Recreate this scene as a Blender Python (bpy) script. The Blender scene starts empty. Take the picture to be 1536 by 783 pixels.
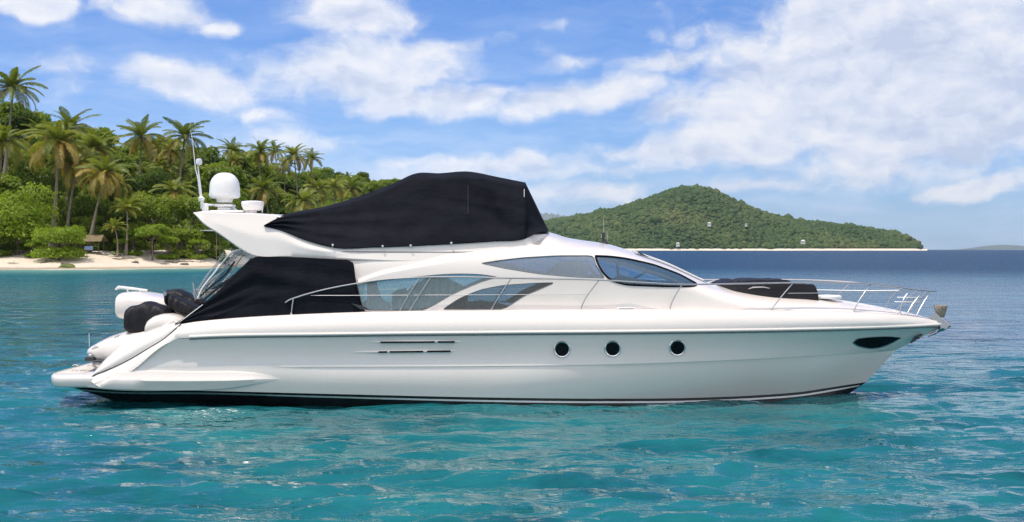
import bpy, bmesh, math, random
import numpy as np
from mathutils import Vector, Matrix

random.seed(7)
RNG = np.random.default_rng(11)
SC = bpy.context.scene
COL = SC.collection
R = math.radians

# ------------------------------------------------------------------ camera
F, HZ, CH, CY = 1920.0, 374.0, 3.5, -31.5      # focal length in photo pixels, horizon row, eye height, camera y
cam_d = bpy.data.cameras.new('camera')
cam = bpy.data.objects.new('camera', cam_d); COL.objects.link(cam)
cam.location = (0, CY, CH); cam.rotation_euler = (R(90), 0, 0)
cam_d.sensor_width = 36.0; cam_d.lens = 36.0 * F / 1536.0
cam_d.shift_y = -(391.5 - HZ) / 1536.0
cam_d.clip_start = 0.1; cam_d.clip_end = 60000
SC.camera = cam

# ------------------------------------------------------------------ world, sun, exposure
SUN_EL, SUN_AZ = 73.0, 238.0       # azimuth clockwise from +Y (degrees): behind the camera, to its left
def sky_dir(px, py):
    x, z = (px - 768) / F, (HZ - py) / F
    return math.atan2(x, 1.0), math.atan2(z, math.hypot(x, 1.0))

world = bpy.data.worlds.new('World'); SC.world = world; world.use_nodes = True
WT = world.node_tree; WT.nodes.clear()
def N(t, kind, **kw):
    n = t.nodes.new(kind)
    for k, v in kw.items():
        if k.startswith('i_'):
            key = k[2:]
            n.inputs[int(key) if key.isdigit() else key.replace('_', ' ')].default_value = v
        else: setattr(n, k, v)
    return n
def L(t, a, b): t.links.new(a, b)
def mth(t, op, a, b=None, c=None, clamp=False):
    n = t.nodes.new('ShaderNodeMath'); n.operation = op; n.use_clamp = clamp
    for i, v in enumerate((a, b, c)):
        if v is None: continue
        if isinstance(v, (int, float)): n.inputs[i].default_value = v
        else: L(t, v, n.inputs[i])
    return n.outputs[0]
def ramp(t, fac, stops, interp='LINEAR'):
    n = t.nodes.new('ShaderNodeValToRGB'); n.color_ramp.interpolation = interp
    e = n.color_ramp.elements
    while len(e) < len(stops): e.new(0.5)
    for i, (p, c) in enumerate(stops):
        e[i].position = p; e[i].color = c if len(c) == 4 else (*c, 1)
    if fac is not None: L(t, fac, n.inputs[0])
    return n
def mixc(t, fac, a, b, mode='MIX'):
    n = t.nodes.new('ShaderNodeMix'); n.data_type = 'RGBA'; n.blend_type = mode
    for i, v in ((0, fac), (6, a), (7, b)):
        if isinstance(v, (int, float)): n.inputs[i].default_value = v
        elif isinstance(v, tuple): n.inputs[i].default_value = v if len(v) == 4 else (*v, 1)
        else: L(t, v, n.inputs[i])
    return n.outputs[2]

def build_sky():
    t = WT
    tc = N(t, 'ShaderNodeTexCoord')
    sky = N(t, 'ShaderNodeTexSky', sky_type='NISHITA', sun_disc=False, sun_elevation=R(SUN_EL),
            sun_rotation=R(SUN_AZ), altitude=0, air_density=1.0, dust_density=0.25, ozone_density=2.0)
    sep = N(t, 'ShaderNodeSeparateXYZ'); L(t, tc.outputs['Generated'], sep.inputs[0])
    x, y, z = sep.outputs
    az = mth(t, 'ARCTAN2', x, y); el = mth(t, 'ARCSINE', z)
    p = N(t, 'ShaderNodeCombineXYZ'); L(t, az, p.inputs[0]); L(t, el, p.inputs[1])
    # warp
    wn = N(t, 'ShaderNodeTexNoise', i_Scale=22.0, i_Detail=3.0); L(t, p.outputs[0], wn.inputs['Vector'])
    ws = N(t, 'ShaderNodeVectorMath', operation='SUBTRACT'); L(t, wn.outputs['Color'], ws.inputs[0]); ws.inputs[1].default_value = (.5, .5, .5)
    wm = N(t, 'ShaderNodeVectorMath', operation='MULTIPLY'); L(t, ws.outputs[0], wm.inputs[0]); wm.inputs[1].default_value = (.05, .022, 0)
    pw = N(t, 'ShaderNodeVectorMath', operation='ADD'); L(t, p.outputs[0], pw.inputs[0]); L(t, wm.outputs[0], pw.inputs[1])
    # cloud banks: (px, py, rx, ry, tilt deg, weight)
    blobs = [(1440, 60, 360, 170, 0, 1.6), (1260, 120, 250, 110, 12, 1.45), (1480, 160, 260, 80, 0, 1.3), (1110, 150, 120, 55, 10, .8),
             (1400, 200, 360, 70, 0, 1.0), (1120, 215, 210, 44, 4, 1.0), (1480, 275, 110, 26, 10, .9), (1330, 250, 300, 42, 3, .62),
             (850, 145, 170, 34, 9, .95), (690, 150, 110, 34, 4, 1.0), (1000, 92, 90, 24, 4, .7),
             (540, 105, 200, 62, 2, .95), (600, 150, 120, 34, 0, .85), (280, 118, 130, 42, -8, .95), (640, 72, 160, 22, 5, .7),
             (540, 20, 150, 42, -8, .85), (245, 12, 100, 34, -6, .9), (50, 0, 60, 26, 0, 1.05), (330, 38, 60, 16, 0, .7),
             (610, 248, 80, 20, 8, .7), (770, 243, 100, 20, 4, .75), (960, 250, 150, 22, 2, .65), (1130, 280, 200, 20, 2, .55),
             (390, 170, 60, 14, 0, .5), (700, 255, 220, 34, 2, .75), (1000, 225, 200, 40, 3, .8), (880, 290, 260, 26, 2, .6), (1010, 165, 90, 30, 10, .8), (480, 215, 200, 26, 0, .4), (130, 95, 190, 30, 2, .4), (870, 92, 70, 16, 8, .6), (830, 40, 50, 14, 8, .45), (1240, 200, 130, 34, 4, .6)]
    mask = None
    for (px, py, rx, ry, tilt, w) in blobs:
        a, e = sky_dir(px, py)
        mp = N(t, 'ShaderNodeMapping', vector_type='TEXTURE')
        mp.inputs['Location'].default_value = (a, e, 0)
        mp.inputs['Rotation'].default_value = (0, 0, R(tilt))
        mp.inputs['Scale'].default_value = (rx / F * 1.25, ry / F * 1.25, 1)
        L(t, pw.outputs[0], mp.inputs[0])
        g = N(t, 'ShaderNodeTexGradient', gradient_type='SPHERICAL'); L(t, mp.outputs[0], g.inputs[0])
        v = mth(t, 'MULTIPLY', g.outputs['Fac'], w)
        mask = v if mask is None else mth(t, 'SMOOTH_MAX', mask, v, .12)
    def cloud_noise(vec):
        m = N(t, 'ShaderNodeMapping'); m.inputs['Scale'].default_value = (1, 1.5, 1); L(t, vec, m.inputs[0])
        n1 = N(t, 'ShaderNodeTexNoise', i_Scale=12.5, i_Detail=11.0, i_Roughness=.57, i_Distortion=.0); L(t, m.outputs[0], n1.inputs['Vector'])
        return n1.outputs['Fac']
    n0 = cloud_noise(pw.outputs[0])
    off = N(t, 'ShaderNodeVectorMath', operation='ADD'); L(t, pw.outputs[0], off.inputs[0]); off.inputs[1].default_value = (-.004, .011, 0)
    n1 = cloud_noise(off.outputs[0])
    dens_raw = mth(t, 'ADD', mth(t, 'MULTIPLY', mask, 1.25), mth(t, 'MULTIPLY', mth(t, 'SUBTRACT', n0, .5), 1.9))
    dens = N(t, 'ShaderNodeMapRange', interpolation_type='SMOOTHSTEP'); L(t, dens_raw, dens.inputs[0])
    dens.inputs[1].default_value = .20; dens.inputs[2].default_value = .80
    # thin general veil low down
    m2 = N(t, 'ShaderNodeMapping'); m2.inputs['Scale'].default_value = (1, 5.0, 1); L(t, pw.outputs[0], m2.inputs[0])
    nv = N(t, 'ShaderNodeTexNoise', i_Scale=9.0, i_Detail=6.0, i_Roughness=.6); L(t, m2.outputs[0], nv.inputs['Vector'])
    veil = N(t, 'ShaderNodeMapRange', interpolation_type='SMOOTHSTEP'); L(t, nv.outputs['Fac'], veil.inputs[0])
    veil.inputs[1].default_value = .34; veil.inputs[2].default_value = .80; veil.inputs[4].default_value = .62
    low = N(t, 'ShaderNodeMapRange', interpolation_type='SMOOTHSTEP'); L(t, el, low.inputs[0])
    low.inputs[1].default_value = .22; low.inputs[2].default_value = .03; low.inputs[3].default_value = .22; low.inputs[4].default_value = 1
    vz = mth(t, 'MULTIPLY', veil.outputs[0], low.outputs[0])
    cov = mth(t, 'MULTIPLY', mth(t, 'MULTIPLY', dens.outputs[0], .93), mth(t, 'GREATER_THAN', el, -.01), clamp=True)
    # light on the clouds: towards the sun side brighter, thick parts greyer below
    sh = mth(t, 'ADD', mth(t, 'MULTIPLY', mth(t, 'SUBTRACT', n0, n1), 4.2), .60)
    nl = N(t, 'ShaderNodeTexNoise', i_Scale=7.0, i_Detail=3.0); L(t, m2.outputs[0], nl.inputs['Vector'])
    sh = mth(t, 'ADD', sh, mth(t, 'MULTIPLY', mth(t, 'SUBTRACT', nl.outputs['Fac'], .5), 1.5))
    sh = mth(t, 'SUBTRACT', sh, mth(t, 'MULTIPLY', mth(t, 'SUBTRACT', dens_raw, .6, clamp=True), .26), clamp=True)
    cc = ramp(t, sh, [(0, (6.0, 6.7, 8.4)), (.45, (7.7, 8.2, 9.4)), (1, (9.6, 9.6, 9.8))])
    tint = mixc(t, 1.0, sky.outputs[0], SKY_TINT, 'MULTIPLY')
    vz2 = mixc(t, vz, tint, (6.6, 7.9, 10.2))
    c = mixc(t, cov, vz2, cc.outputs[0])
    # unseen bright clouds, added behind the camera and overhead to light the hull
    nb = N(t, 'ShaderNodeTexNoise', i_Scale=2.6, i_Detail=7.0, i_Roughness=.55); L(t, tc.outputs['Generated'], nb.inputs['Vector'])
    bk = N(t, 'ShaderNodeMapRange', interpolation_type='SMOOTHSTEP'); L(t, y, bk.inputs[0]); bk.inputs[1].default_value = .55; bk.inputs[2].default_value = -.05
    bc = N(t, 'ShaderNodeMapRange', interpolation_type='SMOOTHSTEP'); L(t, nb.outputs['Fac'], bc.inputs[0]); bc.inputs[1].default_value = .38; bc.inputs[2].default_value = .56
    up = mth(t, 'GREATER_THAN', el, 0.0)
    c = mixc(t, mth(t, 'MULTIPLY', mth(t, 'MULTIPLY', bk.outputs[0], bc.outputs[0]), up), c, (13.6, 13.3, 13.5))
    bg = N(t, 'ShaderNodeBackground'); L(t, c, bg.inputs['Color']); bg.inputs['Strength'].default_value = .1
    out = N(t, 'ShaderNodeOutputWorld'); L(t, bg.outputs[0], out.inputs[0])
SKY_TINT = (.51, .83, 1.42)
build_sky()

sd = bpy.data.lights.new('sun', 'SUN'); sun = bpy.data.objects.new('sun', sd); COL.objects.link(sun)
sd.energy = 3.5; sd.angle = R(.53); sd.color = (1, .92, .80)
_a, _e = R(SUN_AZ), R(SUN_EL)
SUNV = Vector((math.sin(_a) * math.cos(_e), math.cos(_a) * math.cos(_e), math.sin(_e)))
sun.rotation_euler = SUNV.to_track_quat('Z', 'Y').to_euler()
sun.location = (-20, -60, 80)
SC.view_settings.view_transform = 'Standard'; SC.view_settings.look = 'None'
SC.view_settings.exposure = 0.0; SC.view_settings.gamma = 1.0
SC.render.engine = 'CYCLES'
try:
    SC.cycles.use_denoising = True; SC.cycles.denoiser = 'OPENIMAGEDENOISE'; SC.cycles.denoising_prefilter = 'FAST'; SC.cycles.use_adaptive_sampling = False
except Exception: pass
SC.cycles.max_bounces = 10; SC.cycles.transparent_max_bounces = 16
SC.cycles.volume_bounces = 1; SC.cycles.caustics_reflective = False; SC.cycles.caustics_refractive = False
SC.cycles.sample_clamp_indirect = 6.0

# ------------------------------------------------------------------ helpers
def tag(o, label=None, cat=None, group=None, kind=None):
    if label: o['label'] = label
    if cat: o['category'] = cat
    if group: o['group'] = group
    if kind: o['kind'] = kind
    return o
def empty(name, loc=(0, 0, 0), rz=0):
    o = bpy.data.objects.new(name, None); COL.objects.link(o); o.location = loc; o.rotation_euler = (0, 0, rz)
    o.empty_display_size = .3
    return o
def link(name, me, mats, parent=None, loc=None):
    o = bpy.data.objects.new(name, me); COL.objects.link(o)
    for m in (mats if isinstance(mats, (list, tuple)) else [mats]):
        if m: me.materials.append(m)
    if parent: o.parent = parent
    if loc is not None: o.location = loc
    return o
class MB:
    """collects vertices and faces of ONE mesh"""
    def __init__(s): s.v, s.f, s.mi, s.sm, s.n = [], [], [], [], 0
    def add(s, v, f, mi=0, smooth=True):
        v = np.asarray(v, float).reshape(-1, 3); b = s.n
        s.v.append(v); s.n += len(v)
        for q in f: s.f.append([i + b for i in q])
        s.mi += [mi] * len(f); s.sm += [smooth] * len(f)
        return s
    def grid(s, P, mi=0, flip=False, close_u=False, close_v=False, smooth=True):
        P = np.asarray(P, float); n, m = P.shape[:2]; f = []
        for i in range(n if close_u else n - 1):
            for j in range(m if close_v else m - 1):
                q = [i * m + j, ((i + 1) % n) * m + j, ((i + 1) % n) * m + (j + 1) % m, i * m + (j + 1) % m]
                f.append(q[::-1] if flip else q)
        return s.add(P.reshape(-1, 3), f, mi, smooth)
    def tube(s, pts, r, k=8, mi=0, cap=True):
        P = np.asarray(pts, float); n = len(P)
        rr = np.full(n, r, float) if np.isscalar(r) else np.asarray(r, float)
        T = np.gradient(P, axis=0); T /= np.linalg.norm(T, axis=1)[:, None] + 1e-9
        up = np.array([0, 0, 1.]) if abs(T[0, 2]) < .9 else np.array([1., 0, 0])
        A = np.cross(T[0], up); A /= np.linalg.norm(A); G = []
        for i in range(n):
            A = A - T[i] * A.dot(T[i]); A /= np.linalg.norm(A); B = np.cross(T[i], A)
            G.append([P[i] + rr[i] * (math.cos(2 * math.pi * j / k) * A + math.sin(2 * math.pi * j / k) * B) for j in range(k)])
        b = s.n; s.grid(G, mi, close_v=True)
        if cap:
            s.f.append([b + j for j in range(k)]); s.f.append([b + (n - 1) * k + j for j in range(k)][::-1])
            s.mi += [mi] * 2; s.sm += [False] * 2
        return s
    def lathe(s, prof, c=(0, 0, 0), k=32, mi=0, axis='z'):
        G = []
        for (r, z) in prof:
            row = []
            for j in range(k):
                a = 2 * math.pi * j / k
                v = (r * math.cos(a), r * math.sin(a), z)
                if axis == 'y': v = (v[0], v[2], v[1])
                if axis == 'x': v = (v[2], v[0], v[1])
                row.append((c[0] + v[0], c[1] + v[1], c[2] + v[2]))
            G.append(row)
        b = s.n; s.grid(G, mi, close_v=True, flip=True)
        s.f.append([b + j for j in range(k)]); s.f.append([b + (len(prof) - 1) * k + j for j in range(k)][::-1]); s.mi += [mi] * 2; s.sm += [False] * 2
        return s
    def box(s, c, d, bev=0.0, mi=0, rot=None):
        bm = bmesh.new(); bmesh.ops.create_cube(bm, size=1)
        for v in bm.verts: v.co = Vector((v.co.x * d[0], v.co.y * d[1], v.co.z * d[2]))
        if bev: bmesh.ops.bevel(bm, geom=list(bm.edges), offset=bev, segments=3, affect='EDGES', profile=.5)
        M = (rot or Matrix()).to_4x4()
        vs = [tuple(M @ v.co + Vector(c)) for v in bm.verts]; bm.verts.index_update()
        fs = [[v.index for v in f.verts] for f in bm.faces]; bm.free()
        return s.add(vs, fs, mi, bool(bev))
    def mesh(s, name, angle=35):
        me = bpy.data.meshes.new(name)
        V = np.concatenate(s.v) if s.v else np.zeros((0, 3))
        me.from_pydata(V.tolist(), [], s.f)
        me.polygons.foreach_set('material_index', s.mi); me.polygons.foreach_set('use_smooth', s.sm)
        me.validate(); me.update()
        if angle:
            try: me.set_sharp_from_angle(angle=R(angle))
            except Exception: pass
        return me
    def build(s, name, mats, parent=None, angle=35, weld=False, recalc=True):
        me = s.mesh(name, None)
        if recalc or weld:
            bm = bmesh.new(); bm.from_mesh(me)
            if weld: bmesh.ops.remove_doubles(bm, verts=bm.verts, dist=1e-4)
            if recalc: bmesh.ops.recalc_face_normals(bm, faces=bm.faces)
            bm.to_mesh(me); bm.free()
        if angle: me.set_sharp_from_angle(angle=R(angle))
        return link(name, me, mats, parent)
def build_each(mb, name, mats, parent=None, **kw):
    """one object per separate piece collected in mb"""
    par = list(range(mb.n))
    def find(i):
        while par[i] != i: par[i] = par[par[i]]; i = par[i]
        return i
    for q in mb.f:
        a = find(q[0])
        for i in q[1:]: par[find(i)] = a
    V = np.concatenate(mb.v); groups = {}
    for k, q in enumerate(mb.f): groups.setdefault(find(q[0]), []).append(k)
    last = None
    for ks in groups.values():
        ids = sorted({i for k in ks for i in mb.f[k]}); mp = {v: i for i, v in enumerate(ids)}
        m2 = MB(); m2.v = [V[ids]]; m2.n = len(ids); m2.f = [[mp[i] for i in mb.f[k]] for k in ks]; m2.mi = [mb.mi[k] for k in ks]; m2.sm = [mb.sm[k] for k in ks]
        last = m2.build(name, mats, parent, **kw)
    return last
def fast_mesh(name, V, quads=None, tris=None, attrs=None, smooth=False):
    """mesh straight from numpy arrays"""
    me = bpy.data.meshes.new(name); V = np.asarray(V, np.float32)
    me.vertices.add(len(V)); me.vertices.foreach_set('co', V.ravel())
    idx, st = [], []; o = 0
    for A, k in ((quads, 4), (tris, 3)):
        if A is not None and len(A):
            A = np.asarray(A, np.int32); idx.append(A.ravel()); st.append(o + np.arange(len(A)) * k); o += A.size
    idx = np.concatenate(idx); st = np.concatenate(st)
    me.loops.add(len(idx)); me.loops.foreach_set('vertex_index', idx)
    me.polygons.add(len(st)); me.polygons.foreach_set('loop_start', st.astype(np.int32))
    if smooth: me.polygons.foreach_set('use_smooth', np.ones(len(st), bool))
    for k, a in (attrs or {}).items():
        at = me.attributes.new(k, 'FLOAT', 'POINT'); at.data.foreach_set('value', np.asarray(a, np.float32))
    me.update(calc_edges=True); me.validate()
    return me
def at(px, py, Y):
    d = Y - CY
    return np.array(((px - 768) / F * d, Y, CH - (py - HZ) / F * d))
def interp(pts):
    a = np.array(pts, float)
    return lambda x: np.interp(x, a[:, 0], a[:, 1])
def smooth_interp(pts):
    """monotone-ish cubic through the points (Catmull-Rom on non uniform knots)"""
    a = np.array(pts, float); X, Yv = a[:, 0], a[:, 1]; m = np.gradient(Yv, X)
    def f(x):
        x = np.clip(np.asarray(x, float), X[0], X[-1]); i = np.clip(np.searchsorted(X, x) - 1, 0, len(X) - 2)
        h = X[i + 1] - X[i]; t = (x - X[i]) / h
        return ((2*t**3 - 3*t**2 + 1) * Yv[i] + (t**3 - 2*t**2 + t) * h * m[i] + (-2*t**3 + 3*t**2) * Yv[i+1] + (t**3 - t**2) * h * m[i+1])
    return f
def sstep(a, b, x):
    t = np.clip((np.asarray(x, float) - a) / (b - a), 0, 1); return t * t * (3 - 2 * t)
def mirror(P): Q = np.array(P, float); Q[..., 1] *= -1; return Q

# ------------------------------------------------------------------ materials
def mat(name, col=(.8, .8, .8), rough=.4, metal=0, coat=0, spec=.5, bump=None, var=None, trans=0):
    m = bpy.data.materials.new(name); m.use_nodes = True; t = m.node_tree; b = t.nodes['Principled BSDF']
    b.inputs['Base Color'].default_value = (*col, 1); b.inputs['Roughness'].default_value = rough
    b.inputs['Metallic'].default_value = metal; b.inputs['Coat Weight'].default_value = coat; b.inputs['Coat Roughness'].default_value = .06
    b.inputs['Specular IOR Level'].default_value = spec
    tc = N(t, 'ShaderNodeTexCoord')
    if var:   # (scale, amount)
        n = N(t, 'ShaderNodeTexNoise', i_Scale=var[0], i_Detail=6.0, i_Roughness=.6); L(t, tc.outputs['Object'], n.inputs['Vector'])
        lo = tuple(max(0, c * (1 - var[1])) for c in col); hi = tuple(c * (1 + var[1]) for c in col)
        L(t, ramp(t, n.outputs['Fac'], [(.3, lo), (.7, hi)]).outputs[0], b.inputs['Base Color'])
    if bump:  # (scale, strength, distance)
        n = N(t, 'ShaderNodeTexNoise', i_Scale=bump[0], i_Detail=5.0); L(t, tc.outputs['Object'], n.inputs['Vector'])
        bp = N(t, 'ShaderNodeBump', i_Strength=bump[1], i_Distance=bump[2]); L(t, n.outputs['Fac'], bp.inputs['Height']); L(t, bp.outputs[0], b.inputs['Normal'])
    return m
def gelcoat():
    m = mat('gelcoat', (.82, .755, .70), .22, coat=.5); t = m.node_tree; b = t.nodes['Principled BSDF']
    tc = N(t, 'ShaderNodeTexCoord')
    n = N(t, 'ShaderNodeTexNoise', i_Scale=1.3, i_Detail=7.0, i_Roughness=.62); L(t, tc.outputs['Object'], n.inputs['Vector'])
    mp = N(t, 'ShaderNodeMapping'); mp.inputs['Scale'].default_value = (9, 9, .5); L(t, tc.outputs['Object'], mp.inputs[0])
    n2 = N(t, 'ShaderNodeTexNoise', i_Scale=1.0, i_Detail=4.0); L(t, mp.outputs[0], n2.inputs['Vector'])
    s = mth(t, 'ADD', mth(t, 'MULTIPLY', n.outputs['Fac'], .75), mth(t, 'MULTIPLY', n2.outputs['Fac'], .25))
    L(t, ramp(t, s, [(.25, (.80, .73, .67)), (.5, (.82, .755, .70)), (.75, (.83, .77, .725))]).outputs[0], b.inputs['Base Color'])
    L(t, mth(t, 'ADD', .15, mth(t, 'MULTIPLY', n.outputs['Fac'], .16)), b.inputs['Roughness'])
    nb = N(t, 'ShaderNodeTexNoise', i_Scale=.9, i_Detail=2.0); L(t, tc.outputs['Object'], nb.inputs['Vector'])
    bp = N(t, 'ShaderNodeBump', i_Strength=.25, i_Distance=.02); L(t, nb.outputs['Fac'], bp.inputs['Height']); L(t, bp.outputs[0], b.inputs['Coat Normal'])
    return m
def canvas(name, col, rough=.85, spec=.12, wrinkle=.45):
    m = mat(name, col, rough, spec=spec); t = m.node_tree; b = t.nodes['Principled BSDF']
    tc = N(t, 'ShaderNodeTexCoord')
    n = N(t, 'ShaderNodeTexNoise', i_Scale=2.2, i_Detail=6.0, i_Roughness=.6); L(t, tc.outputs['Object'], n.inputs['Vector'])
    L(t, ramp(t, n.outputs['Fac'], [(.3, tuple(c * .75 for c in col)), (.7, tuple(c * 1.3 for c in col))]).outputs[0], b.inputs['Base Color'])
    b.inputs['Sheen Weight'].default_value = .0; b.inputs['Sheen Roughness'].default_value = .5
    mp = N(t, 'ShaderNodeMapping'); mp.inputs['Scale'].default_value = (1.6, 1.0, 4.5); mp.inputs['Rotation'].default_value = (0, R(18), 0); L(t, tc.outputs['Object'], mp.inputs[0])
    w = N(t, 'ShaderNodeTexNoise', i_Scale=1.4, i_Detail=4.0, i_Distortion=1.2); L(t, mp.outputs[0], w.inputs['Vector'])
    wv = N(t, 'ShaderNodeTexNoise', i_Scale=260.0, i_Detail=1.0); L(t, tc.outputs['Object'], wv.inputs['Vector'])
    h = mth(t, 'ADD', w.outputs['Fac'], mth(t, 'MULTIPLY', wv.outputs['Fac'], .02))
    bp = N(t, 'ShaderNodeBump', i_Strength=wrinkle, i_Distance=.05); L(t, h, bp.inputs['Height']); L(t, bp.outputs[0], b.inputs['Normal'])
    return m
def glass(name, tint, ior=1.5, rough=.01, refl=1.0, wob=0, film=0, film_col=(.5, .55, .6)):
    m = bpy.data.materials.new(name); m.use_nodes = True; t = m.node_tree; t.nodes.clear()
    tr = N(t, 'ShaderNodeBsdfTransparent'); tr.inputs[0].default_value = (*tint, 1)
    gl = N(t, 'ShaderNodeBsdfGlossy', i_Roughness=rough)
    fr = N(t, 'ShaderNodeFresnel', i_IOR=ior); mx = N(t, 'ShaderNodeMixShader')
    if wob:
        tc = N(t, 'ShaderNodeTexCoord'); n = N(t, 'ShaderNodeTexNoise', i_Scale=wob, i_Detail=3.0, i_Distortion=1.0); L(t, tc.outputs['Object'], n.inputs['Vector'])
        bp = N(t, 'ShaderNodeBump', i_Strength=.9, i_Distance=.05); L(t, n.outputs['Fac'], bp.inputs['Height']); L(t, bp.outputs[0], gl.inputs['Normal']); L(t, bp.outputs[0], fr.inputs['Normal'])
    L(t, mth(t, 'MULTIPLY', fr.outputs[0], refl, clamp=True), mx.inputs[0]); 
    body = tr.outputs[0]
    if film:   # perforated sun film on the upper window; on saloon and front panes, painted brightness
        df = N(t, 'ShaderNodeBsdfDiffuse'); df.inputs[0].default_value = (*film_col, 1); m2 = N(t, 'ShaderNodeMixShader'); m2.inputs[0].default_value = film
        L(t, tr.outputs[0], m2.inputs[1]); L(t, df.outputs[0], m2.inputs[2]); body = m2.outputs[0]
    L(t, body, mx.inputs[1]); L(t, gl.outputs[0], mx.inputs[2])
    o = N(t, 'ShaderNodeOutputMaterial'); L(t, mx.outputs[0], o.inputs[0])
    return m
M = dict(
    white=gelcoat(),
    white_plastic=mat('white_plastic', (.82, .82, .81), .35, var=(5, .04)),
    dark_line=mat('dark_rubber', (.03, .03, .035), .5),
    grey_line=mat('grey_seam', (.16, .16, .16), .5),
    steel=mat('stainless_steel', (.50, .50, .51), .40, 1.0, bump=(14, .1, .01)),
    canvas=canvas('navy_black_canvas', (.0075, .0083, .0135)),
    pvc_black=canvas('black_cover', (.011, .0105, .014), .58, .3, .4),
    black_gloss=mat('black_gloss', (.005, .006, .008), .10, spec=.15),
    antifoul=mat('black_antifouling', (.012, .014, .017), .45, var=(3, .5), bump=(20, .2, .01)),
    chrome=mat('polished_rim', (.78, .78, .78), .22, 1.0),
    stripe=mat('boot_stripe_white', (.72, .72, .70), .3, var=(3, .06)),
    teak=mat('teak_deck', (.34, .26, .18), .6, var=(8, .2)),
    curtain=mat('grey_curtain', (.26, .245, .225), .85, var=(3, .15)),
    curtain_pale=mat('pale_curtain', (.55, .55, .52), .85, var=(3, .1)),
    upholstery=mat('cream_upholstery', (.62, .58, .52), .7, var=(4, .08)),
    dark_seat=mat('dark_upholstery', (.035, .04, .045), .6, var=(4, .2)),
    wood=mat('cabin_wood', (.30, .20, .12), .4, var=(6, .2)),
    glass_side=glass('tinted_glass', (.84, .93, .94), 1.45, refl=1.0, film=.20, film_col=(.60, .82, .90)),  # pale film colour stands in for bright sky seen through far windows
    glass_dark=glass('dark_tinted_glass', (.60, .68, .72), 1.5, refl=1.4, film=.05, film_col=(.4, .55, .6)),
    glass_grey=glass('grey_blue_glass', (.74, .82, .90), 1.6, refl=1.3, film=.36, film_col=(.40, .50, .62)),
    glass_front=glass('blue_glass', (.60, .76, .92), 1.5, refl=1.2, film=.18, film_col=(.28, .50, .74)),  # blue film colour brightens the pane in place of light coming through
    vinyl=glass('clear_vinyl', (.95, .97, .98), 1.4, .08, .55, wob=3.0),
    vinyl_roll=glass('rolled_clear_vinyl', (.85, .88, .90), 1.5, .1, 1.5, wob=5.0, film=.30, film_col=(.75, .76, .78)),
    rust=mat('worn_galvanised', (.34, .29, .23), .7, .3, var=(28, .55), bump=(30, .6, .02)),
)

# ================================================================== THE SETTING
# --- left land: coastline given as distance from the camera for each viewing direction
coast_d = smooth_interp([(-420, 236), (-150, 226), (0, 227), (130, 229), (240, 240), (330, 254), (400, 310), (480, 400), (560, 500), (660, 640), (760, 800), (830, 900)])
hill_py = smooth_interp([(-420, 190), (-100, 184), (0, 184), (40, 190), (90, 200), (150, 211), (300, 246), (400, 268), (480, 276), (560, 280), (600, 290), (660, 318), (720, 346), (770, 368), (830, 377)])
ridge_s = smooth_interp([(-420, 150), (0, 130), (200, 125), (330, 170), (480, 240), (600, 260), (720, 180), (830, 60)])
def land_height(px, s):
    """height of the ground s metres inland along viewing direction px"""
    px = np.asarray(px, float); s = np.asarray(s, float)
    beach = 3.3 * sstep(-2, 34, s) - .35 * (s < 0) * np.abs(s) * .25
    rs = ridge_s(px); d = coast_d(px) + rs
    Hr = CH + (HZ - hill_py(px)) / F * d - 5.0 * sstep(800, 500, px)
    Hr = np.maximum(Hr, 1.0)
    t = np.clip((s - 34) / (rs - 34), 0, None)
    up = sstep(0, 1, np.clip(t, 0, 1)) * .45 + np.clip(t, 0, 1) * .55
    hh = np.minimum(beach, Hr) + np.maximum(Hr - 3.3, 0) * up
    back = sstep(1.0, 2.4, t)
    return hh * (1 - back) - 2.0 * back
def land_pt(px, s):
    d = coast_d(px) + s
    X = (px - 768) / F * d
    return X, d + CY
def land_z(px, s): return float(land_height(px, s))
PXS = np.linspace(-420, 830, 420); SS = np.concatenate([np.linspace(-14, 40, 55), np.linspace(42, 700, 110)])
GP, GS = np.meshgrid(PXS, SS, indexing='ij')
gd = coast_d(GP) + GS; gX = (GP - 768) / F * gd; gY = gd + CY; gZ = land_height(GP, GS)
gZ = gZ + .12 * np.sin(gX * .9 + 1.3 * np.sin(gY * .35)) * np.sin(gY * .6) * sstep(3, 12, GS)
idx = np.arange(GP.size).reshape(GP.shape)
quads = np.stack([idx[:-1, :-1], idx[1:, :-1], idx[1:, 1:], idx[:-1, 1:]], -1).reshape(-1, 4)
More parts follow.
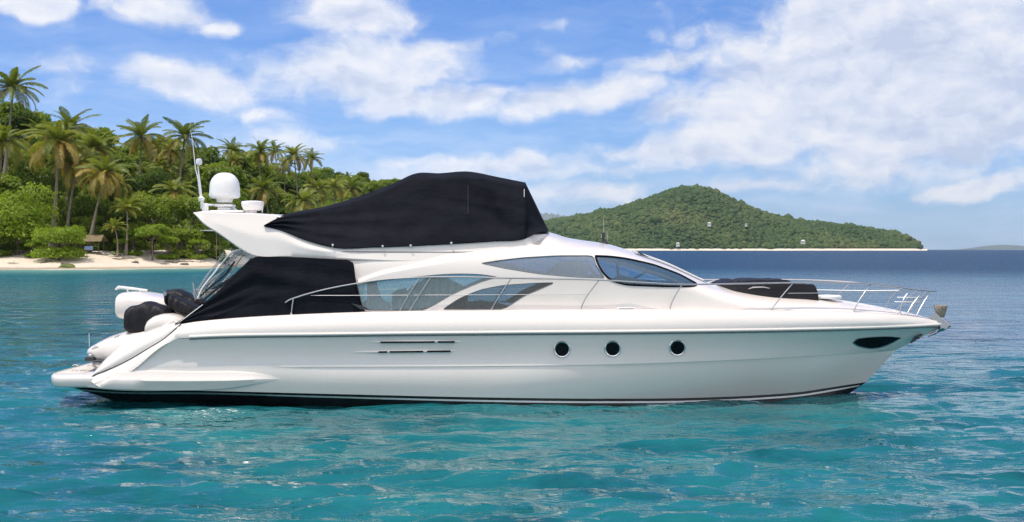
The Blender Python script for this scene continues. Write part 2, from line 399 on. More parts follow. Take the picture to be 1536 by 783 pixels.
def land_mat():
    m = bpy.data.materials.new('sand_and_soil'); m.use_nodes = True; t = m.node_tree; b = t.nodes['Principled BSDF']
    at_ = N(t, 'ShaderNodeAttribute', attribute_name='inland'); tc = N(t, 'ShaderNodeTexCoord')
    n = N(t, 'ShaderNodeTexNoise', i_Scale=.35, i_Detail=7.0, i_Roughness=.65); L(t, tc.outputs['Object'], n.inputs['Vector'])
    n2 = N(t, 'ShaderNodeTexNoise', i_Scale=2.5, i_Detail=6.0, i_Roughness=.7); L(t, tc.outputs['Object'], n2.inputs['Vector'])
    sand = ramp(t, n2.outputs['Fac'], [(.3, (.56, .47, .36)), (.5, (.72, .62, .50)), (.75, (.80, .71, .59))])
    wet = N(t, 'ShaderNodeMapRange', interpolation_type='SMOOTHSTEP'); L(t, mth(t, 'ADD', at_.outputs['Fac'], mth(t, 'MULTIPLY', n.outputs['Fac'], 4.)), wet.inputs[0])
    wet.inputs[1].default_value = 8; wet.inputs[2].default_value = 4
    sc = mixc(t, wet.outputs[0], sand.outputs[0], (.42, .34, .24))
    soil = ramp(t, n.outputs['Fac'], [(.3, (.03, .045, .012)), (.6, (.06, .085, .02)), (.8, (.09, .08, .04))])
    e = N(t, 'ShaderNodeMapRange', interpolation_type='SMOOTHSTEP'); L(t, mth(t, 'ADD', at_.outputs['Fac'], mth(t, 'MULTIPLY', n.outputs['Fac'], 10.)), e.inputs[0])
    e.inputs[1].default_value = 36; e.inputs[2].default_value = 39
    L(t, mixc(t, e.outputs[0], sc, soil.outputs[0]), b.inputs['Base Color']); b.inputs['Roughness'].default_value = .95
    b.inputs['Specular IOR Level'].default_value = .15
    bp = N(t, 'ShaderNodeBump', i_Strength=.8, i_Distance=.3); L(t, n2.outputs['Fac'], bp.inputs['Height']); L(t, bp.outputs[0], b.inputs['Normal'])
    return m
me = fast_mesh('beach_and_hillside', np.stack([gX, gY, gZ], -1).reshape(-1, 3), quads, attrs={'inland': GS.ravel()}, smooth=True)
land = link('beach_and_hillside', me, land_mat()); tag(land, kind='structure')

# --- water: one sheet around the camera out to the horizon, real waves near by
def coast_dist_signed(X, Y):
    d = np.hypot(X, Y - CY) + 1e-6
    px = 768 + F * X / np.maximum(Y - CY, 1e-3)
    ok = (Y > CY + 50) & (px > -420) & (px < 830)
    s = (Y - CY) - coast_d(np.clip(px, -420, 830))
    return np.where(ok, s, -400.)
def build_water():
    th = np.concatenate([np.arange(-26, 26, .15), np.arange(26, 334, 3.5)]) * math.pi / 180
    r = [3.0]
    while r[-1] < 14500:
        k = .0055 if 12 < r[-1] < 42 else (.011 if r[-1] < 160 else .035)
        if r[-1] <= 12: k = .05
        r.append(r[-1] * (1 + k))
    r = np.array(r)
    Tg, Rg = np.meshgrid(th, r, indexing='ij')
    X = Rg * np.sin(Tg); Y = CY + Rg * np.cos(Tg); Z = np.zeros_like(X)
    rs = np.random.default_rng(5)
    sp_ = np.where(Rg < 42, .0055, np.where(Rg < 160, .011, .035)) * Rg
    for i in range(96):
        lam = .34 * (9.0 ** rs.random()); k = 2 * math.pi / lam
        a = rs.normal(-1.4, .42); amp = .0066 * lam ** .72 * (.5 + rs.random())
        ph = rs.random() * 6.283
        fade = np.clip(1.35 - 3.0 * sp_ / lam, 0, 1)
        phase = k * (X * math.cos(a) + Y * math.sin(a)) + ph + .8 * np.sin(.23 * X + .11 * Y + i) + .6 * np.sin(.31 * Y - .17 * X + 2 * i)
        w = np.sin(phase)
        gust = .65 + .5 * np.sin(.07 * X + .9 * i) * np.sin(.09 * Y + 1.7 * i)
        Z += fade * amp * gust * (w + .32 * np.cos(2 * phase))
    Z *= 1.2
    Z[:, 0] = 0
    s = coast_dist_signed(X, Y)
    sand_touch = sstep(-60, -4, s)
    Z = Z * (1 - .6 * sand_touch)
    n, m = X.shape; idx = np.arange(n * m).reshape(n, m)
    q = np.stack([idx, np.roll(idx, -1, 0)], -1)
    quads = np.stack([q[:, :-1, 0], q[:, 1:, 0], q[:, 1:, 1], q[:, :-1, 1]], -1).reshape(-1, 4)[:, ::-1]
    V = np.stack([X, Y, Z], -1).reshape(-1, 3)
    V = np.concatenate([V, [[0, CY, 0]]]); c = n * m
    tris = np.stack([idx[:, 0], np.roll(idx[:, 0], -1), np.full(n, c)], -1)[:, ::-1]
    # depth of the sea bed: shallow turquoise sand round the boat and the beach, deep blue further out
    deep = sstep(10, 200, Y * .75 + .45 * X + .1 * np.abs(X)) * 1.0
    deep = np.maximum(deep, .6 * sstep(5, 20, X) * sstep(-14, 25, Y))
    deep = deep * (1 - .92 * sstep(-230, -20, s))
    deep = deep + .12 * sstep(200, 900, Rg)
    attrs = {'far': np.append(sstep(25, 260, Rg).ravel(), 0), 'deep': np.append(deep.ravel(), 0), 'shore': np.append(s.ravel(), -400)}
    return fast_mesh('sea', V, quads, tris, attrs, smooth=True)
def water_mat():
    m = bpy.data.materials.new('sea_water'); m.use_nodes = True; t = m.node_tree; b = t.nodes['Principled BSDF']
    dp = N(t, 'ShaderNodeAttribute', attribute_name='deep'); sh = N(t, 'ShaderNodeAttribute', attribute_name='shore')
    geo = N(t, 'ShaderNodeNewGeometry'); tc = N(t, 'ShaderNodeTexCoord')
    n = N(t, 'ShaderNodeTexNoise', i_Scale=.09, i_Detail=5.0, i_Roughness=.6); L(t, tc.outputs['Object'], n.inputs['Vector'])
    mg = N(t, 'ShaderNodeMapping'); mg.inputs['Scale'].default_value = (.22, 1, 1); L(t, tc.outputs['Object'], mg.inputs[0])
    ng = N(t, 'ShaderNodeTexNoise', i_Scale=.03, i_Detail=8.0, i_Roughness=.7); L(t, mg.outputs[0], ng.inputs['Vector'])   # cat's paws and currents further out
    dp2 = mth(t, 'ADD', dp.outputs['Fac'], mth(t, 'MULTIPLY', mth(t, 'MULTIPLY', mth(t, 'SUBTRACT', ng.outputs['Fac'], .5), 1.5), dp.outputs['Fac']))
    d = mth(t, 'ADD', dp2, mth(t, 'MULTIPLY', mth(t, 'SUBTRACT', n.outputs['Fac'], .5), .35))
    col = ramp(t, d, [(0.0, (.009, .132, .150)), (.3, (.008, .114, .152)), (.65, (.005, .070, .140)), (1.0, (.003, .040, .098))])
    # random darker and paler patches in the water colour, stretched sideways
    mp = N(t, 'ShaderNodeMapping'); mp.inputs['Scale'].default_value = (.5, 1, 1); L(t, tc.outputs['Object'], mp.inputs[0])
    pn = N(t, 'ShaderNodeTexNoise', i_Scale=.42, i_Detail=6.0, i_Roughness=.65, i_Distortion=.8); L(t, mp.outputs[0], pn.inputs['Vector'])
    pt = ramp(t, pn.outputs['Fac'], [(.32, (.42, .50, .55)), (.5, (.92, .92, .92)), (.66, (1.25, 1.18, 1.12))])
    colp = mixc(t, 1.0, col.outputs[0], pt.outputs[0], 'MULTIPLY')
    shal = N(t, 'ShaderNodeMapRange', interpolation_type='SMOOTHSTEP'); L(t, sh.outputs['Fac'], shal.inputs[0]); shal.inputs[1].default_value = -55; shal.inputs[2].default_value = -1
    c = mixc(t, mth(t, 'MULTIPLY', shal.outputs[0], .85), colp, (.16, .33, .28))
    fn = N(t, 'ShaderNodeTexNoise', i_Scale=.22, i_Detail=8.0, i_Roughness=.7); L(t, tc.outputs['Object'], fn.inputs['Vector'])
    fo = mth(t, 'ADD', sh.outputs['Fac'], mth(t, 'MULTIPLY', mth(t, 'SUBTRACT', fn.outputs['Fac'], .5), 22.))
    f1 = N(t, 'ShaderNodeMapRange', interpolation_type='SMOOTHSTEP'); L(t, fo, f1.inputs[0]); f1.inputs[1].default_value = -6; f1.inputs[2].default_value = -1
    c = mixc(t, f1.outputs[0], c, (.75, .76, .73))
    L(t, c, b.inputs['Base Color'])
    b.inputs['IOR'].default_value = 1.333
    fa = N(t, 'ShaderNodeAttribute', attribute_name='far')
    L(t, mth(t, 'ADD', mth(t, 'ADD', .045, mth(t, 'MULTIPLY', fa.outputs['Fac'], .30)), mth(t, 'MULTIPLY', f1.outputs[0], .6)), b.inputs['Roughness'])
    L(t, mth(t, 'SUBTRACT', .5, mth(t, 'MULTIPLY', fa.outputs['Fac'], .38)), b.inputs['Specular IOR Level'])
    # ripples, stretched across the wind, three sizes
    cd = N(t, 'ShaderNodeCameraData')
    def rip(sc, sx, rot, det):
        mp = N(t, 'ShaderNodeMapping'); mp.inputs['Scale'].default_value = (sx, 1, 1); mp.inputs['Rotation'].default_value = (0, 0, R(rot)); L(t, tc.outputs['Object'], mp.inputs[0])
        q = N(t, 'ShaderNodeTexNoise', i_Scale=sc, i_Detail=det, i_Roughness=.55, i_Distortion=.35); L(t, mp.outputs[0], q.inputs['Vector'])
        return q.outputs['Fac']
    h = mth(t, 'MULTIPLY', rip(2.6, .33, 12, 4.0), .10)
    h = mth(t, 'ADD', h, mth(t, 'MULTIPLY', rip(6.0, .33, -6, 2.0), .028))
    h = mth(t, 'ADD', h, mth(t, 'MULTIPLY', rip(.75, .33, -10, 4.0), .22))
    h = mth(t, 'ADD', h, mth(t, 'MULTIPLY', rip(.16, .45, 8, 4.0), .45))
    h = mth(t, 'MULTIPLY', h, mth(t, 'ADD', .8, mth(t, 'MULTIPLY', fa.outputs['Fac'], 1.2)))
    bp = N(t, 'ShaderNodeBump', i_Strength=1.0, i_Distance=1.0); L(t, h, bp.inputs['Height']); L(t, bp.outputs[0], b.inputs['Normal'])
    return m
sea = link('sea', build_water(), water_mat(), loc=(0, 0, -.085)); tag(sea, kind='structure')

# ================================================================== THE YACHT
HB = 2.5
yacht = empty('motor_yacht')
tag(yacht, 'long white motor yacht with black canvas covers moored in turquoise water', 'yacht')
W = M['white']
def Xof(px, Y): return (px - 768) / F * (Y - CY)
def Zof(py, Y): return CH - (py - HZ) / F * (Y - CY)
# half breadth of the three long lines of the hull
def shape(X, X0, Xe, p): t = np.clip((X - X0) / (Xe - X0), 0, 1); return 1 - t ** p
P_curve = smooth_interp([(505, 268), (510, 270), (511, 259), ][:1] + [(510, 264), (516, 246), (525, 232), (535, 220), (552, 200), (560, 180), (583, 150), (600, 128)])
def hull_line(B, X0, px_end, p, pts, aft=.04, px_start=None, n=150):
    f = smooth_interp(pts); Xe = Xof(px_end, 0)
    pxs = px_start if px_start is not None else pts[0][0]
    Xs = Xof(pxs, -B)
    u = np.linspace(0, 1, n); u = 1 - (1 - u) ** 1.35
    X = Xs + (Xe - Xs) * u
    b = B * shape(X, X0, Xe, p) - aft * sstep(-6, -10.5, X)
    px = 768 + X * F / (-b - CY)
    z = Zof(f(px), -b)
    return np.stack([X, -b, z], -1)
L_T = hull_line(2.30, 1.0, 1413, 2.5, [(268, 487), (285, 484.5), (340, 479), (430, 473.5), (500, 470.5), (600, 467.8), (750, 466), (900, 465.3), (1040, 465.3), (1200, 467), (1300, 470), (1370, 475), (1400, 480), (1418, 486)])
L_R = hull_line(HB, 1.2, 1418, 2.4, [(262, 508), (300, 506), (500, 502.5), (750, 500), (1000, 498), (1200, 495), (1300, 492.5), (1380, 489.5), (1418, 487.5)])
L_K = hull_line(2.42, 0.0, 1343, 2.6, [(205, 551), (400, 550.3), (750, 549), (900, 547), (1040, 542.5), (1200, 535), (1300, 529), (1345, 525.5)])
L_A = hull_line(2.36, -1.0, 1299, 2.1, [(128, 580), (150, 583), (300, 586), (500, 591), (750, 596.5), (900, 598), (1050, 596.5), (1150, 592), (1200, 588), (1250, 580.5), (1300, 573)])
# T-R: bulwark, slightly convex
def between(A, B, t, push=0.0):
    Q = A + (B - A) * t; Q = Q.copy(); Q[:, 1] -= push * math.sin(math.pi * t) * np.clip(-(A[:, 1] + B[:, 1]) / 2 / 1.0, 0, 1); return Q
rows = [L_T + np.array([0, .05, .012]), L_T]
for t in (.12, .25, .4, .55, .7, .85): rows.append(between(L_T, L_R, t, .07))
rows.append(L_R)
bulw = np.stack(rows, 0)
mb = MB()
for G in (bulw, mirror(bulw)): mb.grid(G)
mb.build('bulwark', W, yacht, weld=True)
# R-K-A: topsides with flare, a knuckle step at K
u_ = np.linspace(0, 1, len(L_R))
def fixaft(Q, t):   # aft ends follow the soft edge where the side turns into the stern quarter
    pyq = 508 + (551 - 508) * t
    pxs = np.interp(pyq, [508, 511, 516, 525, 535, 552], [262, 257, 246, 232, 220, 203])
    dx = Xof(pxs, Q[0, 1]) - Q[0, 0]; Q = Q.copy(); Q[:, 0] += dx * (1 - u_) ** 9; return Q
hr = []
LR2 = L_R + np.array([0, .015, -.012])
for t in np.linspace(0, 1, 9):
    Q = between(LR2, L_K, t, -.05 * 1); hr.append(fixaft(Q, t))
fade = sstep(.12, .2, u_) * sstep(1.0, .93, u_)
for dy, dz in ((.014, -.004), (.020, -.014)):
    Q = L_K.copy(); Q[:, 1] += dy * fade; Q[:, 2] += dz; hr.append(Q)
K2 = hr[-1]
for t in np.linspace(0, 1, 9)[1:]:
    hr.append(between(K2, L_A, t, .04))
side = np.stack(hr, 0)
mb = MB()
for G in (side, mirror(side)): mb.grid(G)
mb.build('hull', W, yacht, weld=True, angle=28)
def hull_y(X, z):
    """near side y of the topsides at (X, z)"""
    best = None
    zz = np.array([np.interp(X, r[:, 0], r[:, 2]) for r in hr]); yy = np.array([np.interp(X, r[:, 0], r[:, 1]) for r in hr])
    o = np.argsort(zz); return float(np.interp(z, zz[o], yy[o]))
def on_hull(px, py, out=0.0):
    Y = -2.45
    for _ in range(8): Y = hull_y(Xof(px, Y), Zof(py, Y))
    p = at(px, py, Y); p[1] -= out; return p
# bottom paint, white boot stripe
Kl = np.stack([np.linspace(Xof(98, -2.1) + 1.4, 6.4, len(L_A)), 0 * u_, -.75 - .25 * u_], -1)
L_A2 = hull_line(2.36, -1.0, 1299, 2.1, [(98, 580), (128, 582.5), (150, 584), (300, 586), (500, 591), (750, 596.5), (900, 598), (1050, 596.5), (1150, 592), (1200, 588), (1250, 580.5), (1300, 573)], aft=.30)
A0 = L_A2 + np.array([0, .03, .004])
A1 = L_A2.copy(); A1[:, 1] = A1[:, 1] * (.985 - .34 * sstep(1, -9, A1[:, 0])); A1[:, 2] -= .42; A1[:, 0] -= .62 * sstep(.86, 1, u_)
A1[:, 0] += .85 * (1 - u_) ** 14; A1[-1, 1] = 0
b0 = [A0] + [between(A0, A1, t) for t in (.25, .5, .75)] + [A1] + [between(A1, Kl, t, .15) for t in (.33, .66, 1)]
b0 = np.stack(b0, 0); mb = MB()
for G in (b0, mirror(b0)): mb.grid(G)
mb.grid(np.stack([b0[:, 0], mirror(b0[:, 0])], 0))
mb.build('bottom_paint', M['antifoul'], yacht, weld=True)
sp = []
for t in (.16, .16, .255, .255):
    sp.append(between(A0, A1, t))
sp[1][:, 1] -= .012; sp[2][:, 1] -= .012
sp = np.stack(sp, 0)[:, :-1]; mb = MB()
for G in (sp, mirror(sp)): mb.grid(G)
build_each(mb, 'boot_stripe', M['stripe'], yacht)
# rubbing strake: white half round with a dark seam under it
def strake(n0, r, dy, dz, material, name):
    Q = L_R[2:-1] + np.array([0, dy, dz]); out = []
    for G in (Q, mirror(Q)):
        mb = MB(); mb.tube(G, r * np.clip((len(Q) - np.arange(len(Q))) / 6, .4, 1), 8); out.append(mb.build(name, material, yacht))
    return out
rr_ = strake(0, .036, .004, .022, W, 'rub_rail')
for a_, b_ in zip(strake(0, .020, .012, -.026, M['grey_line'], 'rub_rail_seam'), rr_): a_.parent = b_

# --- stern quarters: soft edge -> seam -> outer outline, both sides
def curve3(pts, Yf, n=48):
    a = np.array(pts, float); s = np.r_[0, np.cumsum(np.hypot(*np.diff(a, axis=0).T))]; q = np.linspace(0, s[-1], n)
    fx, fy = smooth_interp(np.c_[s, a[:, 0]]), smooth_interp(np.c_[s, a[:, 1]])
    return np.array([at(fx(v), fy(v), Yf(k / (n - 1))) for k, v in enumerate(q)])
CP = curve3([(268, 506), (257, 511), (246, 516), (232, 525), (220, 535), (203, 550), (185, 562), (166, 570), (148, 582)], lambda t: -2.462 + .045 * t) + np.array([.05, 0, 0])
CS = curve3([(272, 486), (264, 493), (245, 509), (222, 523), (195, 539), (170, 551.5), (155, 558), (141, 563.5), (134, 570)], lambda t: -2.34 + .12 * t)
CO = curve3([(270, 484), (259, 484.3), (239, 491), (221, 498), (198, 510), (172, 527), (154, 543), (143, 556), (136, 566)], lambda t: -1.98 - .06 * t)
CI = CO + np.array([.05, .22, -.16])
mb = MB()
q = [between(CP, CS, t, .03) for t in np.linspace(0, 1, 6)] + [between(CS, CO, t, .10) for t in np.linspace(0, 1, 9)[1:]] + [between(CO, CI, t, -.02) for t in (.3, .65, 1)]
q = np.stack(q, 0)
for G in (q, mirror(q)): mb.grid(G)
build_each(mb, 'stern_quarter', W, yacht, weld=True, angle=60)
mb = MB()
for G in (CS, mirror(CS)): mb.tube(G + np.array([-.004, -.012 if G is CS else .012, .004]), .011, 6)
build_each(mb, 'quarter_seam', M['dark_line'], yacht)
# side ledge near the waterline
ft = smooth_interp([(150, 571), (168, 559), (185, 557.5), (300, 557.5), (362, 557.8), (392, 561), (424, 568)])
fm = smooth_interp([(150, 577), (166, 568.5), (185, 568.3), (300, 568.3), (362, 568), (392, 567.5), (424, 568.4)])
fb = smooth_interp([(150, 582.5), (185, 584), (300, 584.8), (340, 582.5), (380, 576.5), (424, 569)])
G = []
for px in np.r_[np.linspace(150, 186, 12), np.linspace(192, 340, 24), np.linspace(345, 424, 24)]:
    k = sstep(424, 350, px) * sstep(146, 160, px); r = []
    hy = lambda py: -2.40 if px < 205 else hull_y(Xof(px, -2.4), Zof(py, -2.4))
    yt, ym, yb = hy(ft(px)), hy(fm(px)), hy(fb(px))
    r.append(at(px, ft(px) - 1.2, yt + .08)); r.append(at(px, ft(px), yt - .02 * k))
    r.append(at(px, ft(px) * .8 + fm(px) * .2, yt - .04 * k)); r.append(at(px, ft(px) * .25 + fm(px) * .75, ym - .05 * k))
    r.append(at(px, fm(px), ym - .085 * k)); r.append(at(px, fm(px) * .8 + fb(px) * .2, ym - .10 * k))
    r.append(at(px, fb(px) * .75 + fm(px) * .25, yb - .09 * k)); r.append(at(px, fb(px), yb - .06 * k)); r.append(at(px, fb(px) + 1.5, yb + .25))
    G.append(r)
mb = MB()
for Q in (np.array(G), mirror(G)): mb.grid(Q)
build_each(mb, 'side_ledge', W, yacht, weld=True, angle=40)
# bathing platform
def platform():
    out = [(x, -2.27) for x in np.linspace(-8.6, -9.9, 8)]
    for a in np.linspace(0, math.pi, 61)[1:-1]:
        sx, cy = math.sin(a), math.cos(a)
        out.append((-9.9 - 0.93 * sx ** .62, -2.27 * math.copysign(abs(cy) ** .5, cy)))
    out += [(x, 2.27) for x in np.linspace(-9.9, -8.6, 8)]
    out = np.array(out); rings = []; zt, zb = .615, .335
    T_ = np.gradient(out, axis=0); T_ /= np.linalg.norm(T_, axis=1)[:, None]; Nn = np.stack([-T_[:, 1], T_[:, 0]], 1)
    if Nn[34, 0] < 0: Nn = -Nn
    for (ins, z) in ((.09, zt), (.045, zt - .010), (.012, zt - .04), (0, zt - .09), (.015, zb + .05), (.07, zb), (.25, zb - .02)):
        rings.append([(x, y, z) for x, y in out + Nn * ins])
    mb = MB(); b_ = mb.n; mb.grid(np.array(rings)); k = len(out)
    mb.f.append(list(range(k))); mb.f.append([(len(rings) - 1) * k + j for j in range(k)][::-1]); mb.mi += [0, 0]; mb.sm += [False, False]
    return mb
pf = platform().build('swim_platform', W, yacht, weld=True, angle=50)
mb = MB()
for y0 in np.linspace(-1.75, 1.55, 14): mb.box((-10.28, y0 + .1, .622), (.62, .22, .012), .004)
build_each(mb, 'platform_planking', M['upholstery'], pf)
mb = MB(); 
for (px, py) in ((112, 560), (124, 558), (126, 563), (113, 551)): 
    p = at(px, py, -1.3 if py > 552 else 0); mb.tube([(p[0] - .07, p[1], .64), (p[0], p[1], .665), (p[0] + .07, p[1], .64)], .014, 6)
build_each(mb, 'platform_cleat', M['steel'], pf)
# stern slope between the quarters, cockpit sole, deck
mb = MB(); G = []
for k in range(0, 48, 3):
    p = CI[k]; G.append([(p[0] + .25, y, p[2] - .18) for y in np.linspace(p[1] - .05, -p[1] + .05, 9)])
mb.grid(np.array(G)); mb.build('transom_slope', W, yacht)
mb = MB(); G = []
for k in range(len(L_T)):
    p = L_T[k]; G.append([(p[0], y, p[2] + .012 + .04 * (1 - (y / max(1e-3, abs(p[1]))) ** 2) * min(1, abs(p[1]))) for y in np.linspace(p[1] + .05 * min(1, abs(p[1])), -p[1] - .05 * min(1, abs(p[1])), 11)])
mb.grid(np.array(G)[:, :, :]); mb.build('deck', W, yacht)

# ------------------------------------------------------------------ superstructure: one analytic skin S(X, z)
zT = lambda X: np.interp(X, L_T[:, 0], L_T[:, 2]); bT = lambda X: -np.interp(X, L_T[:, 0], L_T[:, 1])
_cp = [(440, 352), (640, 352), (800, 348.5), (822, 348), (850, 356), (880, 361), (910, 365.5), (940, 374), (970, 384), (1000, 395), (1030, 409), (1055, 420.5), (1075, 427), (1100, 432), (1150, 438.5), (1200, 443), (1250, 448.5), (1300, 456), (1350, 466), (1385, 474.5), (1411, 484)]
CROWN_Y = -.25
crown_py = smooth_interp(_cp)
def zC(X): px = 768 + np.asarray(X) * F / (CROWN_Y - CY); return np.maximum(Zof(crown_py(px), CROWN_Y), zT(X) + .03)
def sup_n(X):  # section exponents: boxy at the saloon, flat arch on the foredeck
    k = sstep(3.2, 6.2, X); return 7.0 * (1 - k) + 2.0 * k, 1.75 * (1 - k) + 1.9 * k
X_SA, X_SE = Xof(521, -1.95), Xof(1409, 0)
def b0(X): k = sstep(4.0, 8.0, X); return np.minimum(2.04 * (1 - k) + 2.28 * k, bT(X) - .05 - .18 * (1 - k))
arch_py = smooth_interp([(470, 445), (532, 423), (564, 411), (620, 398.5), (677, 388.5), (733, 377), (789, 371.5), (850, 369), (900, 369), (950, 376), (1000, 393), (1060, 424)])
def S(X, z, proud=True):
    X = np.asarray(X, float); z = np.asarray(z, float)
    zd, zc = zT(X) - .03, zC(X); n, m = sup_n(X)
    s = np.clip((z - zd) / (zc - zd), 0, 1)
    y = np.maximum(b0(X), .02) * (1 - .085 * s * sstep(6.2, 3.2, X)) * np.maximum(1 - s ** n, 0) ** (1 / m)
    if proud:
        px = 768 + X * F / (-1.85 - CY); za = Zof(arch_py(px), -1.85)
        y = y + .055 * sstep(-.045, .06, za - z) * sstep(4.2, 2.6, X) * (y > .3)
    return y
def on_S(px, py, out=0.0):
    Y = -1.9
    for _ in range(14): Y = .5 * Y - .5 * float(S(Xof(px, Y), Zof(py, Y)))
    p = at(px, py, Y); p[1] -= out; return p
def shell_mesh():
    Xs = np.r_[np.linspace(X_SA, 4.8, 220), np.linspace(4.85, X_SE, 90)]
    NV = 130; out_, in_ = [], []
    for X in Xs:
        zd, zc = float(zT(X)) - .03, float(zC(X)); n, m = sup_n(X)
        # points spread evenly along the section
        s = np.sin(np.linspace(0, math.pi / 2, 400)); z = zd + (zc - zd) * s; y = S(X, z)
        y[-1] = 0; d = np.r_[0, np.cumsum(np.hypot(np.diff(y), np.diff(z)))]
        q = np.linspace(0, d[-1], NV); zz = np.interp(q, d, z); yy = np.interp(q, d, y)
        ty, tz = np.gradient(yy), np.gradient(zz); l = np.hypot(ty, tz) + 1e-9; ny, nz = tz / l, -ty / l
        th = .045 if X < 5.2 else .02
        near = np.stack([np.full(NV, X), -yy, zz], -1); nin = np.stack([np.full(NV, X), np.minimum(-(yy - ny * th), -.0), zz - nz * th], -1)
        nin[-1, 1] = 0
        far, fin = mirror(near[::-1])[1:], mirror(nin[::-1])[1:]
        ring = np.concatenate([near, far, fin[::-1], nin[::-1][1:]])
        out_.append(ring)
    G = np.array(out_); n, m = G.shape[:2]
    f = []
    for i in range(n - 1):
        for j in range(m):
            f.append((i * m + j, (i + 1) * m + j, (i + 1) * m + (j + 1) % m, i * m + (j + 1) % m))
    h = 2 * NV - 1
    for i0 in (0, n - 1):
        for j in range(h - 1):
            a, b_, c, d = i0 * m + j, i0 * m + j + 1, i0 * m + (m - 2 - j) % m, i0 * m + (m - 1 - j) % m
            q = (a, b_, c, d) if i0 == 0 else (d, c, b_, a)
            if len(set(q)) == 4: f.append(q)
            else: f.append(tuple(dict.fromkeys(q)))
    return G.reshape(-1, 3), f
# window outlines (photo pixels), top and bottom edge
def band(top, bot): return top, bot
WIN = {
    'saloon_window': ([(536, 427.5), (555, 423), (578, 420), (620, 415.5), (663, 411.5), (691, 410.5), (722, 411.5), (744, 415)],
                      [(536, 429), (540, 446), (546, 465.5), (634, 465.5), (649, 459), (677, 442), (705, 429.5), (725, 421.5), (744, 416)]),
    'galley_window': ([(666, 463), (680, 453), (694, 445), (722, 434), (755, 427.7), (803, 424.5), (829, 424)],
                      [(666, 464), (755, 464), (770, 455), (786, 444), (812, 433), (829, 425.5)]),
    'upper_window': ([(723, 394.6), (748, 390.6), (784, 386.4), (836, 383.4), (891, 383.4), (892.5, 395), (899, 405), (906, 416)],
                     [(723, 395.4), (758, 402.8), (810, 411), (862, 415.6), (905, 417.2), (906, 417.2)]),
    'front_window': ([(893.5, 384), (915, 384.8), (940, 388), (980, 397), (1018, 411), (1044, 425)],
                     [(893.5, 385), (895.5, 394), (904, 409), (913, 417.5), (922, 422.5), (940, 427.3), (1000, 429.6), (1040, 429.6), (1044, 428)]),
}
def densify(pts, step=2.0):
    a = np.array(pts, float); o = []
    for p, q in zip(a[:-1], a[1:]):
        k = max(1, int(np.hypot(*(q - p)) / step)); o += [p + (q - p) * i / k for i in range(k)]
    return np.array(o + [a[-1]])
def loop_px(w): t, b = WIN[w]; return np.concatenate([densify(smooth_pl(t)), densify(smooth_pl(b))[::-1]])
def smooth_pl(p):
    """round a pixel polyline a little (corner cutting that keeps the ends)"""
    a = np.array(p, float)
    for _ in range(2):
        q = [a[0]]
        for i in range(len(a) - 1):
            d = np.hypot(*(a[i + 1] - a[i])); k = min(.25, 5 / max(d, 1e-6))
            q += [a[i] * (1 - k) + a[i + 1] * k, a[i] * k + a[i + 1] * (1 - k)]
        q.append(a[-1]); a = np.array(q)
    return a
V, f = shell_mesh()
me = bpy.data.meshes.new('cabin'); me.from_pydata(V.tolist(), [], f)
bm = bmesh.new(); bm.from_mesh(me); bmesh.ops.remove_doubles(bm, verts=bm.verts, dist=1e-5); bmesh.ops.recalc_face_normals(bm, faces=bm.faces)
bm.to_mesh(me); bm.free()
cabin = link('cabin', me, W, yacht)
loops3 = {}
cut = bmesh.new()
for w in WIN:
    lp = loop_px(w); keep = [lp[0]]
    for p in lp[1:]:
        if np.hypot(*(p - keep[-1])) > .9: keep.append(p)
    if np.hypot(*(keep[0] - keep[-1])) < .9: keep.pop()
    P3 = np.array([on_S(*p) for p in keep]); loops3[w] = P3
    a = [cut.verts.new((p[0], -3, p[2])) for p in P3]; b_ = [cut.verts.new((p[0], 3, p[2])) for p in P3]
    cut.faces.new(a); cut.faces.new(b_[::-1])
    for i in range(len(a)): j = (i + 1) % len(a); cut.faces.new((a[i], b_[i], b_[j], a[j]))
bmesh.ops.recalc_face_normals(cut, faces=cut.faces)
cme = bpy.data.meshes.new('cutter'); cut.to_mesh(cme); cut.free()
cob = bpy.data.objects.new('cutter', cme); COL.objects.link(cob)
md = cabin.modifiers.new('cut', 'BOOLEAN'); md.object = cob; md.operation = 'DIFFERENCE'; md.solver = 'EXACT'
dg = bpy.context.evaluated_depsgraph_get(); dg.update()
nm = bpy.data.meshes.new_from_object(cabin.evaluated_get(dg)); cabin.modifiers.clear(); cabin.data = nm
bpy.data.objects.remove(cob)
if not nm.materials: nm.materials.append(W)
nm.polygons.foreach_set('use_smooth', [True] * len(nm.polygons)); nm.set_sharp_from_angle(angle=R(32))
print('cabin faces', len(nm.polygons))
# panes: patches of the same skin a centimetre inside, filled between top and bottom edges
GL = {'saloon_window': 'glass_side', 'galley_window': 'glass_dark', 'upper_window': 'glass_grey', 'front_window': 'glass_front'}
def pane(w, mirror_it, parent):
    t, b_ = WIN[w]; t = densify(smooth_pl(t), 3); b_ = densify(smooth_pl(b_), 3)
    fb_ = lambda x: np.interp(x, b_[:, 0], b_[:, 1]); ft_ = lambda x: np.interp(x, t[:, 0], t[:, 1])
    G = []
    for x in np.linspace(t[0, 0], t[-1, 0], 70):
        y0, y1 = float(ft_(x)), float(fb_(x)); G.append([on_S(x, y0 + (y1 - y0) * k, -.016) for k in np.linspace(-.03, 1.03, 16)])
    G = np.array(G); G = mirror(G) if mirror_it else G
    mb = MB(); mb.grid(G); return mb.build('glass_pane', M[GL[w]], parent)
for w in WIN:
    for far in (False, True):
        P3 = loops3[w]; P3 = mirror(P3) if far else P3
        r = .026 if w == 'front_window' else .010
        mb = MB(); Q = np.concatenate([P3, P3[:2]]); mb.tube(Q + np.array([0, .004 if not far else -.004, 0]), r, 8, cap=False)
        fr = mb.build('window', M['black_gloss'] if w == 'front_window' else M['grey_line'], yacht)
        pane(w, far, fr)
